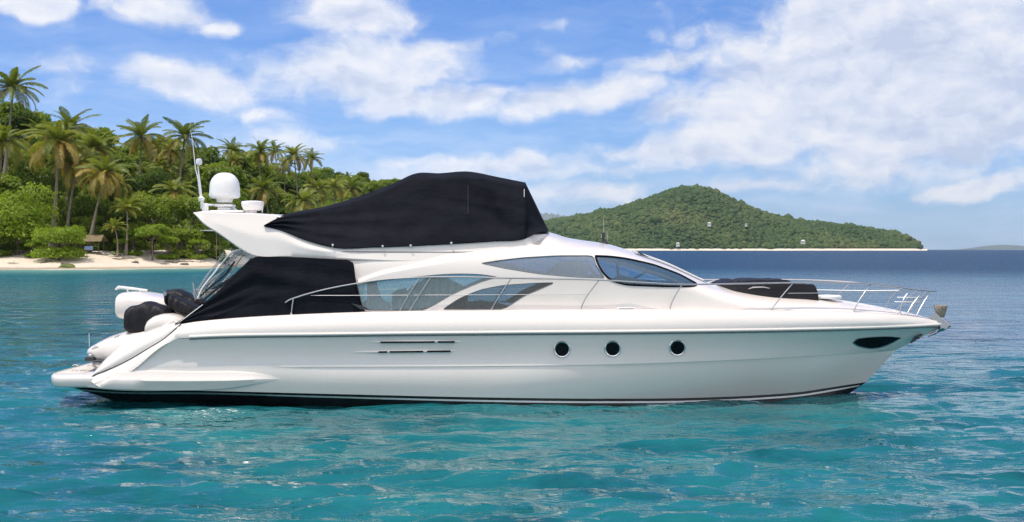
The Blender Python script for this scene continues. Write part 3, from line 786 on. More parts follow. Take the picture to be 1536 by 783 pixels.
# windscreen over the front of the roof
G = []
for X in np.linspace(Xof(948, 0), Xof(1052, 0), 30):
    zc = float(zC(X)); zd = float(zT(X)); row = []
    for y in np.linspace(-1.02, 1.02, 31):
        n, m_ = sup_n(X); bb = float(b0(X)); s = max(0, 1 - (abs(y) / bb) ** m_) ** (1 / n); row.append((X, y, zd - .03 + (zc - zd + .03) * s + .006))
    G.append(row)
mb = MB(); mb.grid(np.array(G)); mb.build('windscreen', mat('windscreen_glass', (.20, .25, .31), .08, spec=.6), yacht)  # blue-grey base stands in for sky reflected in the screen
G = np.array(G); mb = MB()
for j in (10, 20): mb.tube(G[:, j] + np.array([0, 0, .005]), .022, 6)
build_each(mb, 'windscreen_mullion', W, yacht)

# interior seen through the glass
mb = MB(); mb.box((0.6, 0, 2.02), (8.4, 3.5, .04)); mb.build('cabin_sole', M['wood'], yacht)
mb = MB(); G = [[(X_SA - .01, y, z) for y in np.linspace(-1.75, 1.75, 5)] for z in np.linspace(2.0, 3.5, 4)]; mb.grid(np.array(G)); mb.build('saloon_door_glass', M['vinyl'], yacht)
def drape(top, bot, Y, material, name, amp=.03, freq=26):
    ft_, fb_ = interp(top), interp(bot); x0, x1 = top[0][0], top[-1][0]; G = []
    for i, x in enumerate(np.linspace(x0, x1, 60)):
        yy = Y + amp * math.sin(i * freq / 10) + .4 * amp * math.sin(i * .9); G.append([at(x, y, yy) for y in np.linspace(float(ft_(x)), float(fb_(x)), 14)])
    mb = MB(); mb.grid(np.array(G)); return mb.build(name, M[material], yacht)
drape([(588, 466), (600, 447), (622, 426), (640, 417), (668, 415), (685, 424), (702, 432)], [(588, 468), (702, 468)], -1.5, 'curtain', 'curtain')
drape([(588, 440), (597, 434), (610, 432)], [(588, 467), (610, 467)], -1.42, 'curtain', 'curtain', .02)
drape([(545, 452), (560, 446), (575, 448), (590, 462)], [(545, 470), (590, 470)], -.9, 'curtain_pale', 'sofa_back', .02, 5)
drape([(690, 456), (720, 450), (750, 455), (775, 460)], [(690, 470), (775, 470)], -1.2, 'curtain', 'galley_seat', .03, 6)
drape([(740, 392), (770, 396), (800, 408), (820, 407), (840, 392), (872, 390), (882, 400)], [(740, 425), (882, 425)], -.7, 'curtain_pale', 'helm_seat', .05, 7)
drape([(905, 424), (930, 412), (960, 419), (1010, 424)], [(905, 436), (1010, 436)], -.5, 'dark_seat', 'dashboard', .04, 7)
mb = MB()
mb.tube([at(925, 383, -.2), at(926, 400, -.25), at(928, 424, -.3)], .035, 6)
mb.tube([at(905, 386, .6), at(930, 391, .75), at(955, 386, .8)], .05, 6)
mb.tube([at(975, 395, .9), at(970, 408, .9), at(950, 418, .9), at(928, 424, .9)], .03, 6)
build_each(mb, 'windscreen_pillar', M['black_gloss'], yacht)

# ------------------------------------------------------------------ flybridge moulding with its aft wing
FT = smooth_interp([(290, 318.5), (296, 317), (330, 318), (397, 320.5), (414, 322.5), (424, 330), (455, 352), (500, 365), (650, 360), (760, 356), (800, 350.5), (826, 351)])
FB_ = smooth_interp([(290, 319.5), (297, 328.5), (330, 353), (383, 385.8), (430, 386.6), (530, 390.8), (620, 394), (700, 391), (760, 381), (826, 366)])
def fb_y(px):
    return np.interp(px, [290, 420, 470, 560, 640, 760, 786, 800, 812, 820, 826], [1.885, 1.985, 1.97, 1.885, 1.865, 1.73, 1.66, 1.55, 1.34, 1.08, .70]) - .25 * sstep(306, 290, px) ** 2
def fb_side(px, py):
    """how far out the leaning side of the flybridge is at this height"""
    b_ = float(fb_y(px)); return b_ - .24 * max(0, (float(FB_(px)) - py) / F * (-b_ - CY))
G = []
for px in np.r_[290, 290.7, 292, 294, 297, 301, np.linspace(306, 826, 150)]:
    b_ = float(fb_y(px)); X = Xof(px, -b_); zt = float(Zof(FT(px), -b_)); zb = float(Zof(FB_(px), -b_)); h = zt - zb
    r = min(.07, h * .3); k = min(.045, h * .25); row = [(X, 0, zb + .0), (X, -b_ * .6, zb), (X, -b_ + .07, zb + .004), (X, -b_ + .015, zb + k * .35), (X, -b_, zb + k)]
    cr = .06 * sstep(300, 380, px) * sstep(540, 470, px)
    ln = .24 * h
    for t in (.2, .38, .46, .54, .62, .8): row.append((X, -b_ + ln * t - cr * (1 - abs(t - .5) * 2), zb + k + (h - k - r) * t))
    row += [(X, -b_ + ln, zt - r), (X, -b_ + ln + .012, zt - r * .45), (X, -b_ + ln + .05, zt - r * .1), (X, -b_ + ln + .11, zt), (X, -b_ * .5, zt + .012), (X, 0, zt + .02)]
    G.append(row)
G = np.array(G); full = np.concatenate([G, mirror(G[:, ::-1])[:, 1:-1]], 1)
mb = MB(); mb.grid(full, close_v=True); mb.f.append(list(range(full.shape[1]))); mb.mi.append(0); mb.sm.append(False)
fly = mb.build('flybridge', W, yacht, weld=True, angle=32)
mb = MB()   # dark slot under the coaming
for s in (1, -1):
    Q = np.array([at(px, 377.3 + (px - 447) * .0035, -fb_side(px, 377.4)) for px in np.linspace(447, 762, 60)]); Q[:, 1] *= s; mb.tube(Q, .011, 6)
build_each(mb, 'coaming_slot', M['grey_line'], fly)
mb = MB()
for (px, py) in ((420, 326), (358, 347)):
    p = at(px, py, -fb_side(px, py)); mb.box(tuple(p), (.16, .05, .035), .012)
build_each(mb, 'deck_fitting', M['steel'], fly)

# flybridge cover
def noise1(x, seed): rs = np.random.default_rng(seed); return sum(np.sin(x * rs.uniform(.5, 3) * (k + 1) + rs.uniform(0, 6.28)) / (k + 1) for k in range(5))
cB = smooth_interp([(396, 338.6), (420, 345), (455, 358.5), (480, 366), (500, 370.5), (560, 370), (650, 366.5), (740, 361), (786, 357.5), (791, 356)])
cS = smooth_interp([(396, 338), (408, 331.5), (420, 326), (440, 321.5), (480, 315), (520, 306), (560, 293), (590, 281), (612, 270.5), (640, 268.5), (700, 266), (750, 272), (787, 278)])
cC = smooth_interp([(396, 336), (420, 324), (440, 318.5), (480, 312), (520, 301.5), (560, 287.5), (590, 275), (622, 260), (660, 260), (700, 258), (750, 267), (787, 274)])
G = []
NX = 170
for i, px in enumerate(np.linspace(396, 788, NX)):
    row = []
    tt = (px - 396) / 392
    yb = fb_side(px, float(cB(px))) + .055 + .02 * sstep(430, 396, px); ys = float(np.interp(px, [396, 420, 445, 480, 540, 600, 790], [fb_side(px, float(cS(px))) + .06, fb_side(px, float(cS(px))) + .05, 1.62, 1.3, 1.05, 1.0, 1.1]))
    pb, ps, pc = float(cB(px)), float(cS(px)), float(cC(px))
    B_, S_, C_ = at(px, pb, -yb), at(px, ps, -ys), at(px, pc, 0)
    X = B_[0]
    row.append((X, -yb + .06, B_[2] - .02)); 
    nb = 26
    for j in range(nb + 1):
        t = j / nb; hgt = S_[2] - B_[2]
        y = -yb + (yb - ys) * (t ** 1.25); z = B_[2] + hgt * t
        Xj = B_[0] + (S_[0] - B_[0]) * t
        # folds: shallow drapes running from the low aft corner up to the fold line, a crease near the front bow
        ph = (1 - t) * 9 * (1 - .5 * tt) + 2.0 * tt + .6 * math.sin(9 * tt)
        w = .035 * math.sin(ph * 2.1 + 1.5 * math.sin(5 * tt + 3 * t)) * (1 - t) * t * 3.0 * (1 - tt * .75)
        w += .018 * math.sin(26 * tt + 7 * t + 2 * math.sin(11 * t)) * t * (1 - t) * 3
        w += .09 * math.exp(-((px - 772 + 46 * (t - .1)) / 9) ** 2) * sstep(.15, .5, t) * .5
        w -= .10 * math.exp(-((px - 752 + 60 * (t - .2)) / 22) ** 2) * sstep(.98, .5, t) * sstep(0, .3, t)
        w += .022 * math.exp(-((px - 700) / 3.0) ** 2) * sstep(.2, .5, t)
        sag = .10 * math.sin(math.pi * t) * math.sin(math.pi * min(1, max(0, (px - 430) / 350)))
        row.append((Xj, y - w + sag, z + .25 * w))
    for j in range(1, 9):
        t = j / 8; row.append((S_[0] + (C_[0] - S_[0]) * t, -ys * (1 - t), S_[2] + (C_[2] - S_[2]) * math.sin(t * math.pi / 2) + .012 * math.sin(12 * tt + 5 * t)))
    G.append(row)
nr = len(G[0])
# front of the cover: the fold falls back to the windshield base
last = np.array(G[-1])
for k, fr in enumerate((.04, .12, .25, .4, .55, .7, .85, 1.0)):
    row = []
    for j in range(nr):
        p = last[j]; v = j / (nr - 1)
        tip = at(822, 346.5, -1.15 * (1 - v)); tip[0] += .02 * v
        q = p + (tip - p) * fr
        if j < 8: q = p + (at(806, 349 , -1.62) - p) * fr * (1 - j / 8) + (tip - p) * fr * (j / 8)
        q[1] += .12 * math.sin(math.pi * fr) * math.sin(math.pi * min(1, v * 1.4)) + .03 * math.sin(9 * v + 6 * fr)
        row.append(tuple(q))
    G.append(row)
G = np.array(G); full = np.concatenate([G, mirror(G[:, ::-1])[:, 1:]], 1)
mb = MB(); mb.grid(full); mb.f.append(list(range(full.shape[1]))); mb.mi.append(0); mb.sm.append(False)
cov = mb.build('flybridge_cover', M['canvas'], yacht, angle=60)
mb = MB()
Q = [tuple(np.array(G[132, j]) + np.array([0, -.012, 0])) for j in range(12, 25)]; mb.tube(Q, .007, 6)
mb.build('cover_zip', mat('cover_seam_tape', (.035, .035, .04), .7), cov)
mb = MB()
Q = [tuple(np.array(G[168, j]) + np.array([.01, -.02, 0])) for j in range(21, 26)]; mb.tube(Q, .007, 6)
mb.build('cover_strap', M['stripe'], cov)
for (px, py) in ((499, 367.5), (616, 368.5), (677, 364.5), (574, 369.5)):
    mb = MB(); p = at(px, py, -fb_side(px, py) - .07); mb.lathe([(.0, -.03), (.022, -.025), (.028, 0), (.018, .02), (0, .025)], tuple(p), 12, axis='y'); mb.tube([p, p + np.array([0, .0, -.07])], .006, 5)
    mb.build('cover_button', M['stripe'], cov)

# cockpit side covers
kT = smooth_interp([(262, 485.6), (280, 474), (300, 459), (322, 441), (345, 420), (366, 399), (383, 385.5), (400, 385), (450, 386), (500, 389), (518, 390.5), (527, 393), (531, 399), (533, 415), (538, 440), (544, 460), (547, 466)])
kB = smooth_interp([(262, 486.4), (300, 484), (350, 480), (430, 473.6), (500, 469.5), (547, 466.6)])
def cockpit_cover(s):
    G = []
    for i, px in enumerate(np.r_[np.linspace(262, 515, 110), np.linspace(517, 547, 34)] if s > 0 else np.linspace(262, 498, 110)):
        t0, b_ = float(kT(px)), float(kB(px)); row = []
        for j in range(25):
            t = j / 24; py = b_ + (t0 - b_) * t; hh = (486 - py) / 100
            y = -2.235 + .21 * hh
            k = (px - 262) / 285
            w = .045 * math.sin(16 * (t * 1.1 - .9 * (1 - k) * .8) + 3 * k) * (1 - k) ** 1.5 * math.sin(math.pi * t) + .03 * math.sin(8 * k + 5 * t + math.sin(9 * t)) * math.sin(math.pi * t)
            w += .04 * math.exp(-((t - .1 - .5 * k) / .03) ** 2) * (1 - k) + .025 * math.exp(-((px - 505 + 20 * t) / 5) ** 2) * sstep(.4, .8, t)
            p = at(px, py, y - w); row.append((p[0], p[1] * s, p[2]))
        G.append(row)
    mb = MB(); G = np.array(G); mb.grid(G); B = G + np.array([0, .012 * s, 0]); mb.grid(B)
    return mb.build('cockpit_cover', M['canvas'], yacht, angle=70, recalc=False)
cockpit_cover(1); cockpit_cover(-1)
mb = MB()
for s in (1, -1):
    Q = np.array([at(px, py, -2.27) for px, py in ((304, 457), (292, 466), (280, 475), (264, 487), (258, 492))]); Q[:, 1] *= s; mb.tube(Q, .010, 6)
build_each(mb, 'cover_edge', M['white_plastic'], yacht)
mb = MB(); p = at(541, 462, -2.22); mb.add([p + np.array(v) for v in ((-.2, -.03, .10), (.04, -.02, .05), (.20, -.01, -.03), (.0, -.03, -.03), (-.2, .04, .10), (.04, .04, .05), (.20, .04, -.03), (0, .04, -.03))], [[0, 1, 2, 3], [4, 5, 1, 0], [5, 6, 2, 1], [7, 3, 2, 6], [4, 0, 3, 7]], smooth=False)
mb.build('deck_fairlead', M['dark_seat'], yacht)

# clear curtain across the back of the cockpit: vinyl rolled on a dark frame
ca = curve3([(372, 372), (350, 378), (330, 396), (318, 414), (300, 441), (296, 448)], lambda t: -1.75, 24)
G = []
for k, y in enumerate(np.linspace(-1.75, 1.75, 40)):
    q = ca.copy(); q[:, 1] = y; q[:, 0] += -.16 * math.cos(y / 1.75 * 1.4) + .16 * math.cos(1.4) + .03 * np.sin(np.linspace(0, 9, 24) + y * 5); G.append(q)
mb = MB(); mb.grid(np.array(G)); cur = mb.build('clear_curtain', M['vinyl'], yacht)
mb = MB()
G = np.array(G)
for k in (0, 13, 26, 39): mb.tube(G[k], .020, 6)
mb.tube(G[:, 21] , .03, 6); build_each(mb, 'curtain_hem', M['white_plastic'], cur)
mb = MB()
for (a, r) in (([(352, 392), (338, 412), (314, 432), (298, 446), (293, 452)], .022), ([(378, 388), (352, 414), (322, 436), (303, 452)], .028), ([(366, 400), (345, 418), (318, 434)], .018)):
    mb.tube([at(x, y, -1.55) for x, y in a], r, 7)
build_each(mb, 'curtain_frame', M['dark_line'], cur)
mb = MB()
for (a, Y) in (([(336, 380), (327, 394), (312, 412), (299, 432), (298, 440)], -1.6), ([(364, 376), (346, 392), (334, 406), (318, 420), (300, 436)], -1.62), ([(345, 372), (352, 380), (366, 383)], -1.6)):
    mb.tube([at(x, y, Y) for x, y in a], .03, 8)
build_each(mb, 'rolled_vinyl', M['vinyl_roll'], cur)
mb = MB(); mb.tube([at(x, y, -1.5) for x, y in ((297, 434), (291, 440), (294, 449), (300, 446))], .035, 8); mb.tube([at(x, y, -1.55) for x, y in ((289, 424), (291, 436), (296, 446))], .02, 6)
build_each(mb, 'curtain_winch', M['steel'], cur)
mb = MB(); mb.box((-6.2, 0, 1.95), (2.2, 3.6, .05)); mb.build('cockpit_sole', M['teak'], yacht)

# ------------------------------------------------------------------ hull openings
def port(px, py, r=.155):
    def ring(prof):
        return np.array([[on_hull(px + rr * math.cos(k / 40 * 6.2832), py + rr * math.sin(k / 40 * 6.2832), o_) for k in range(40)] for rr, o_ in prof])
    q = r * 66.2
    mb = MB(); mb.grid(ring([(q * 1.22, -.01), (q * 1.22, .012), (q * 1.12, .030), (q * 1.0, .024), (q * .93, .004), (q * .93, -.01)]), close_v=True)
    o = mb.build('porthole', M['chrome'], yacht)
    mb = MB(); mb.grid(ring([(q * .96, .006), (q * .5, .006), (.01, .006)]), close_v=True); mb.build('porthole_glass', M['black_gloss'], o)
for px, py in ((843, 524), (919, 523), (1016, 521.5)): port(px, py)
def hull_patch(top, bot, name, material, out, thick, parent=None, n=40, m=8):
    ft_, fb_ = smooth_interp(top), smooth_interp(bot); x0, x1 = top[0][0], top[-1][0]; G = []
    for x in np.linspace(x0, x1, n):
        a, b_ = float(ft_(x)), float(fb_(x)); G.append([on_hull(x, a + (b_ - a) * k, out) for k in np.linspace(0, 1, m)])
    G = np.array(G); B = G + np.array([0, thick, 0]); mb = MB(); mb.grid(G)
    mb.grid(np.stack([G[:, 0], B[:, 0]], 1)); mb.grid(np.stack([G[:, -1], B[:, -1]], 1)); mb.grid(np.stack([G[0], B[0]], 1)); mb.grid(np.stack([G[-1], B[-1]], 1))
    return mb.build(name, M[material], parent or yacht, angle=30)
bw = hull_patch([(1279, 514), (1284, 509), (1295, 506.6), (1315, 505), (1335, 504.6), (1352, 506.5)], [(1279, 514.8), (1284, 518.5), (1295, 522), (1312, 523.2), (1332, 518), (1352, 507.3)], 'bow_window', 'steel', .008, .03)
hull_patch([(1281, 514), (1286, 509.8), (1296, 507.6), (1315, 506), (1335, 505.6), (1350, 507)], [(1281, 514.6), (1286, 517.6), (1296, 520.6), (1312, 521.6), (1331, 516.6), (1350, 507.6)], 'bow_window_glass', 'black_gloss', .016, .012, bw)
# engine room vents: two white blisters with dark slots
def vent(x0, x1, y0, y1, slots):
    yc = interp([(x0, y0), (x1, y1)]); G = []
    for x in np.linspace(x0, x1, 44):
        k = math.sin(math.pi * (x - x0) / (x1 - x0)) ** .6; row = []
        for a in np.linspace(-1, 1, 11):
            row.append(on_hull(x, float(yc(x)) + 3.4 * k * a, -.01 + .045 * k * math.cos(a * math.pi / 2)))
        G.append(row)
    mb = MB(); mb.grid(np.array(G)); o = mb.build('engine_vent', W, yacht, angle=60)
    for (a, b_) in slots:
        mb = MB(); Q = [on_hull(x, float(yc(x)), .030) for x in np.linspace(a, b_, 12)]; mb.tube(Q, .020, 8); mb.build('vent_slot', M['black_gloss'], o)
vent(548, 700, 513.4, 512.6, [(571, 652), (657, 682)])
vent(520, 692, 528.6, 526.4, [(568, 581), (585, 635), (641, 676)])
mb = MB()
for a in (((1366, 514), (1371, 509), (1379, 507)), ((1372, 506), (1380, 503), (1383, 502)), ((1366, 514), (1369, 511.5), (1373, 509.5))):
    mb.tube([at(x, y, -.40 + .012 * (x - 1366)) for x, y in a], [.02, .035, .02], 8)
build_each(mb, 'hawse_fitting', M['dark_seat'], yacht)
# side step grille by the saloon
mb = MB(); p = on_S(939, 462.5, .02); mb.box(tuple(p), (.42, .06, .045), .014); stp = mb.build('vent_grille', M['white_plastic'], yacht)
mb = MB(); mb.box(tuple(p + np.array([0, -.03, -.004])), (.36, .012, .012), .003); mb.build('grille_slot', M['grey_line'], stp)

# ------------------------------------------------------------------ rails
def yrail(X): return -(bT(X) - .10)
def railpt(px, py, off=0.0):
    Y = -2.2
    for _ in range(40): Y = .7 * Y + .3 * min(-.06, float(yrail(Xof(px, Y))) + off)
    return at(px, py, Y)
top_rail = [(428, 454), (433, 450.5), (445, 446), (470, 438.5), (500, 431.5), (530, 426), (565, 420.5), (600, 417.5), (640, 415.8), (700, 415.8), (767, 417), (850, 418.5), (899, 420), (960, 423.5), (1023, 426.5), (1100, 425.5), (1190, 424), (1260, 424), (1307, 426), (1345, 430.5), (1375, 434.5), (1400, 436.5)]
ft_r = smooth_interp(top_rail)
for s in (1, -1):
    Q = np.array([railpt(px, float(ft_r(px))) for px in np.linspace(428, 1398, 160)])
    if s == 1: QN = Q.copy()
    Q[:, 1] *= s; mb = MB(); mb.tube(Q, .019, 8); mb.build('handrail', M['steel'], yacht)
    lo = np.array([railpt(px, py) for px, py in [(466, 443.2), (520, 443.2), (560, 443), (640, 442.6), (760, 442.2), (880, 441.6)]]); lo[:, 1] *= s
    mb = MB(); mb.tube(lo, .008, 6)
    lo = np.array([railpt(px, py) for px, py in [(1182, 440), (1230, 439.6), (1290, 439.6), (1330, 439), (1365, 437)]]); lo[:, 1] *= s; mb.tube(lo, .010, 6)
    build_each(mb, 'lower_rail', M['steel'], yacht)
    for (a, mid, b_) in (((440, 448), (438.5, 458), (437, 470.5)), ((630, 416), (612, 444), (599, 468)), ((646, 416), (627, 446), (613, 468)), ((767, 417), (748, 446), (735, 467.5)),
                      ((899, 420), (878, 448), (872, 466)), ((1023, 427), (1009, 451), (1005, 466)), ((1190, 424), (1164, 455), (1157, 466.5)), ((1307, 426), (1288, 452), (1281, 468)),
                      ((1367, 434), (1355, 450), (1350, 470.5)), ((1386, 435.5), (1370, 455), (1360, 472.5)), ((1397, 436), (1384, 456), (1374, 475))):
        c = [railpt(*a), railpt(*mid, off=-.02), railpt(*b_, off=-.03)]
        t = np.linspace(0, 1, 10)[:, None]; Q = (1 - t) ** 2 * c[0] + 2 * t * (1 - t) * (2 * c[1] - .5 * c[0] - .5 * c[2]) + t * t * c[2]; Q[:, 1] *= s
        mb = MB(); mb.tube(Q, .014, 8); e = Q[-1]; mb.lathe([(0, -.03), (.035, -.03), (.035, -.012), (.018, .01), (.016, .03)], tuple(e), 12); mb.build('stanchion', M['steel'], yacht)
mb = MB(); e = QN[-1]
mb.tube([e, e + np.array([.10, -e[1] * .6, -.005]), e + np.array([.13, -e[1], -.005]), e + np.array([.10, -e[1] * 1.4, -.005]), np.array([e[0], -e[1], e[2]])], .019, 8)
for py, x0 in ((448, 1362), (455, 1359)):
    a = railpt(x0, py); b_ = railpt(1386, py - 1); c = np.array([b_[0] + .08, 0, b_[2]]); mb.tube([a, b_, c, mirror(b_), mirror(a)], .010, 6)
mb.build('pulpit', M['steel'], yacht)

# ------------------------------------------------------------------ bow: anchor in its roller
mb = MB()
def blob(sections, material, name, parent, k=20, angle=50):
    """loft of (center, half width y, half height z-ish, direction) rings along a polyline"""
    mb = MB(); G = []
    for (c, hy, hz) in sections:
        G.append([(c[0], c[1] + hy * math.cos(2 * math.pi * j / k), c[2] + hz * math.sin(2 * math.pi * j / k)) for j in range(k)])
    b = mb.n; mb.grid(np.array(G), close_v=True); mb.f.append(list(range(k))); mb.f.append([(len(G) - 1) * k + j for j in range(k)][::-1]); mb.mi += [0, 0]; mb.sm += [False] * 2
    return mb.build(name, material, parent, angle=angle)
rol = MB()
for s in (-.09, .09):
    P = [at(x, y, s) for x, y in ((1393, 474), (1404, 470), (1409, 474), (1414, 481), (1424, 488), (1419, 494), (1412, 492), (1408, 486))]
    v = [p + np.array([0, -.008, 0]) for p in P] + [p + np.array([0, .008, 0]) for p in P]; n = len(P)
    rol.add(v, [list(range(n)), list(range(n, 2 * n))[::-1]] + [[i, (i + 1) % n, n + (i + 1) % n, n + i] for i in range(n)], smooth=False)
build_each(rol, 'bow_roller', M['steel'], yacht)
mb = MB()
mb.tube([at(x, y, 0) for x, y in ((1404, 474), (1411, 478), (1419, 485), (1426, 489))], [.06, .07, .06, .035], 10)
fl = [(1428.5, 489, 0), (1410, 493, -.17), (1401, 503, -.10), (1404, 500, 0), (1401, 503, .10), (1410, 493, .17), (1412, 487, 0)]
v = [at(x, y, s) for x, y, s in fl] + [at(1416, 496, 0)]
mb.add(v, [[0, 1, 6], [0, 6, 5], [0, 7, 1], [0, 5, 7], [1, 7, 3, 2], [5, 4, 3, 7], [1, 2, 3, 6], [5, 6, 3, 4]], smooth=False)
mb.tube([at(1392, 505, 0), at(1398, 501, .0), at(1404, 499, 0)], [.02, .035, .04], 8)
anc = mb.build('anchor', M['steel'], yacht)
mb = MB(); c = at(1411, 466, 0)
mb.lathe([(.05, -.17), (.10, -.13), (.12, -.04), (.145, .02), (.165, .10), (.16, .125), (.13, .11), (.05, .10)], tuple(c), 22); mb.build('windlass_drum', M['rust'], yacht, angle=50)
mb = MB(); rs = random.Random(3)
for k in range(16):
    a = k / 16 * 6.283; mb.box((c[0] + .12 * math.cos(a), c[1] + .12 * math.sin(a), c[2] + .12), (.06, .05, .03), .012, rot=Matrix.Rotation(a + rs.random(), 3, 'Z'))
mb.build('anchor_chain', M['rust'], yacht)
# covered sun pad on the foredeck
tp = smooth_interp([(1078, 425.5), (1090, 421.5), (1101, 417.6), (1110, 419.2), (1120, 417.2), (1135, 416.2), (1160, 416.8), (1178, 417.2), (1187, 422.5), (1200, 423.8), (1212, 424.2), (1221, 428.5), (1224, 438.8)])
bp_ = smooth_interp([(1078, 427), (1110, 433), (1140, 437), (1180, 440), (1224, 441.5)])
G = []
for px in np.r_[np.linspace(1078, 1218, 70), np.linspace(1219, 1224, 8)]:
    row = []; zt = float(Zof(tp(px), -.9)); X = Xof(px, -.6)
    hw = .98 * sstep(1070, 1100, px) ** .5 * (1 - .18 * sstep(1150, 1224, px)) + .05
    for v in np.linspace(-1, 1, 41):
        y = hw * math.copysign(abs(math.sin(v * math.pi / 2)) ** .8, v) if abs(v) < .8 else hw * (math.copysign(abs(math.sin(.8 * math.pi / 2)) ** .8, v) + (v - math.copysign(.8, v)) * .35)
        zc = float(zC(X)); n, m_ = sup_n(X); base = float(zT(X)) + (zc - float(zT(X))) * max(0, 1 - (abs(y) / float(b0(X))) ** m_) ** (1 / n) - .03
        edge = sstep(1.0, .80, abs(v)); w = .010 * math.sin(px * .06 - 8 * v)
        row.append((X, y, base + max(0, (zt - base + w) * .88) * float(edge)))
    G.append(row)
mb = MB(); mb.grid(np.array(G)); pad = mb.build('sunpad_cover', M['pvc_black'], yacht, angle=60)
mb = MB(); mb.tube([at(x, y, -1.02) for x, y in ((1120, 434), (1130, 431), (1145, 430.6), (1155, 432.5))], [.008, .02, .02, .008], 8); mb.build('grab_handle', M['steel'], pad)
mb = MB(); c = at(1241, 445.5, -.5); mb.lathe([(.34, -.03), (.34, .02), (.30, .045), (0, .06)], tuple(c), 28); mb.build('deck_hatch', M['white_plastic'], yacht)
# mast light on the roof
mb = MB(); c = at(905, 365, -.1); mb.lathe([(.12, -.06), (.12, .03), (.03, .05), (.03, .14), (.045, .15), (.045, .26), (.02, .27)], tuple(c), 16)
ml = mb.build('mast_light', M['dark_seat'], yacht)
mb = MB(); mb.tube([c + np.array([.01, 0, .2]), c + np.array([0, 0, .62])], [.012, .006], 6); mb.tube([c + np.array([.11, .02, .0]), c + np.array([.09, .02, .32])], .008, 6); build_each(mb, 'light_whip', M['steel'], ml)
mb = MB(); p = at(957, 380, -.7); mb.tube([p, p + np.array([.02, 0, .02]), p + np.array([.3, .05, -.13])], .02, 6); mb.build('wiper', M['dark_line'], yacht)
# rail like trim at the windscreen foot
mb = MB(); mb.tube([at(x, y, .9) for x, y in ((1062, 424), (1070, 421.5), (1082, 424))], .02, 6); mb.build('fairlead', M['steel'], yacht)

# ------------------------------------------------------------------ radar arch gear
WP = M['white_plastic']
c = at(337, 319, 0); k_ = 31.5 / F
mb = MB(); prof = [(0, 60 * k_), (5 * k_, 59.8 * k_), (10 * k_, 58.6 * k_), (15 * k_, 55.5 * k_), (19 * k_, 50.5 * k_), (21.3 * k_, 45 * k_), (22.2 * k_, 38 * k_), (22.8 * k_, 27 * k_), (22.8 * k_, 24.5 * k_), (21.6 * k_, 22.2 * k_), (12 * k_, 20.5 * k_), (11.5 * k_, 15.5 * k_), (8 * k_, 14.5 * k_)]
mb.lathe(prof[::-1], tuple(c), 48); dome = mb.build('satellite_dome', WP, yacht, angle=30)
mb = MB(); mb.lathe([(22.9 * k_, 24.2 * k_), (23.1 * k_, 25.4 * k_), (22.9 * k_, 26.6 * k_)], tuple(c), 48); mb.build('dome_band', M['white_plastic'], dome)
mb = MB(); mb.box(tuple(at(338, 308.5, 0)), (.42, .5, .06), .02); mb.box(tuple(at(322, 307.5, 0)), (.65, .22, .05), .02); mb.tube([at(334, 307, -.12), at(335, 318, -.14)], .05, 10); mb.tube([at(344, 309, .1), at(358, 319, .12)], [.06, .04], 10); mb.box(tuple(at(338, 313.5, 0)), (.30, .4, .07), .02)
mb.box(tuple(at(342, 317.5, 0)), (.9, .7, .05), .02)
mb.build('dome_bracket', WP, dome)
c = at(379, 320, -.3); k_ = 31.2 / F
mb = MB(); mb.lathe([(6 * k_, 0), (6.5 * k_, 3.5 * k_), (13 * k_, 4.5 * k_), (16 * k_, 10 * k_), (16.8 * k_, 15 * k_), (16.8 * k_, 17.2 * k_), (15.5 * k_, 18 * k_), (8 * k_, 18.8 * k_), (0, 19 * k_)], tuple(c), 40); rad = mb.build('radar_scanner', WP, yacht, angle=40)
mb = MB(); mb.tube([at(395, 305, -.3), at(393, 319, -.3)], .014, 6); mb.build('radar_cable', WP, rad)
mb = MB(); mb.tube([at(303, 313, -.4), at(300, 280, -.42), at(297, 250, -.45)], [.035, .028, .014], 8); mb.lathe([(.0, -.09), (.07, -.06), (.08, 0), (.07, .07), (0, .09)], tuple(at(298.5, 243, -.45)), 14)
mb.box(tuple(at(308, 313, -.4)), (.14, .12, .26), .02); mb.lathe([(0, -.07), (.07, -.05), (.08, .02), (0, .08)], tuple(at(302, 298, -.42)), 12); mb.build('antenna', WP, yacht)
mb = MB(); mb.tube([at(307, 312, .2), at(300, 290, .2), at(297, 268, .2), at(293, 252, .2), at(289, 212, .2), at(286, 196, .2)], [.03, .022, .018, .012, .009, .006], 6); mb.build('antenna', WP, yacht)

# ------------------------------------------------------------------ stern: garage lid, hump, tender under covers
def lid():
    G = []
    for (px, pt, pb, hw) in ((131, 528, 529.5, .8), (132.5, 524.5, 532, 1.0), (136, 521, 533, 1.1), (142, 517.5, 536, 1.2), (152, 512, 541, 1.3), (165, 505.5, 546, 1.4), (180, 500.5, 549, 1.5), (195, 496, 552, 1.6), (215, 491, 552, 1.65), (240, 488, 552, 1.7)):
        row = []
        for j in range(28):
            a = 2 * math.pi * j / 28; ca, sa = math.cos(a), math.sin(a)
            z0, z1 = Zof(pt, -.9), Zof(pb, -.9); y = hw * math.copysign(abs(ca) ** .45, ca); z = (z0 + z1) / 2 + (z0 - z1) / 2 * math.copysign(abs(sa) ** .6, sa)
            row.append((Xof(px, -.9) - .10 * (1 - (y / max(hw, .1)) ** 2), y, z))
        G.append(row)
    mb = MB(); mb.grid(np.array(G), close_v=True); mb.f.append(list(range(28))); mb.mi.append(0); mb.sm.append(True); return mb
gl_ = lid().build('garage_lid', M['white'], yacht, angle=50)
mb = MB(); mb.tube([at(x, y, -1.45) for x, y in ((138, 524), (143, 521), (148, 520.5))], [.015, .03, .015], 8); mb.tube([at(x, y, -1.3) for x, y in ((172, 506), (178, 504), (182, 504.5))], [.015, .03, .015], 8)
build_each(mb, 'lid_latch', M['steel'], gl_)
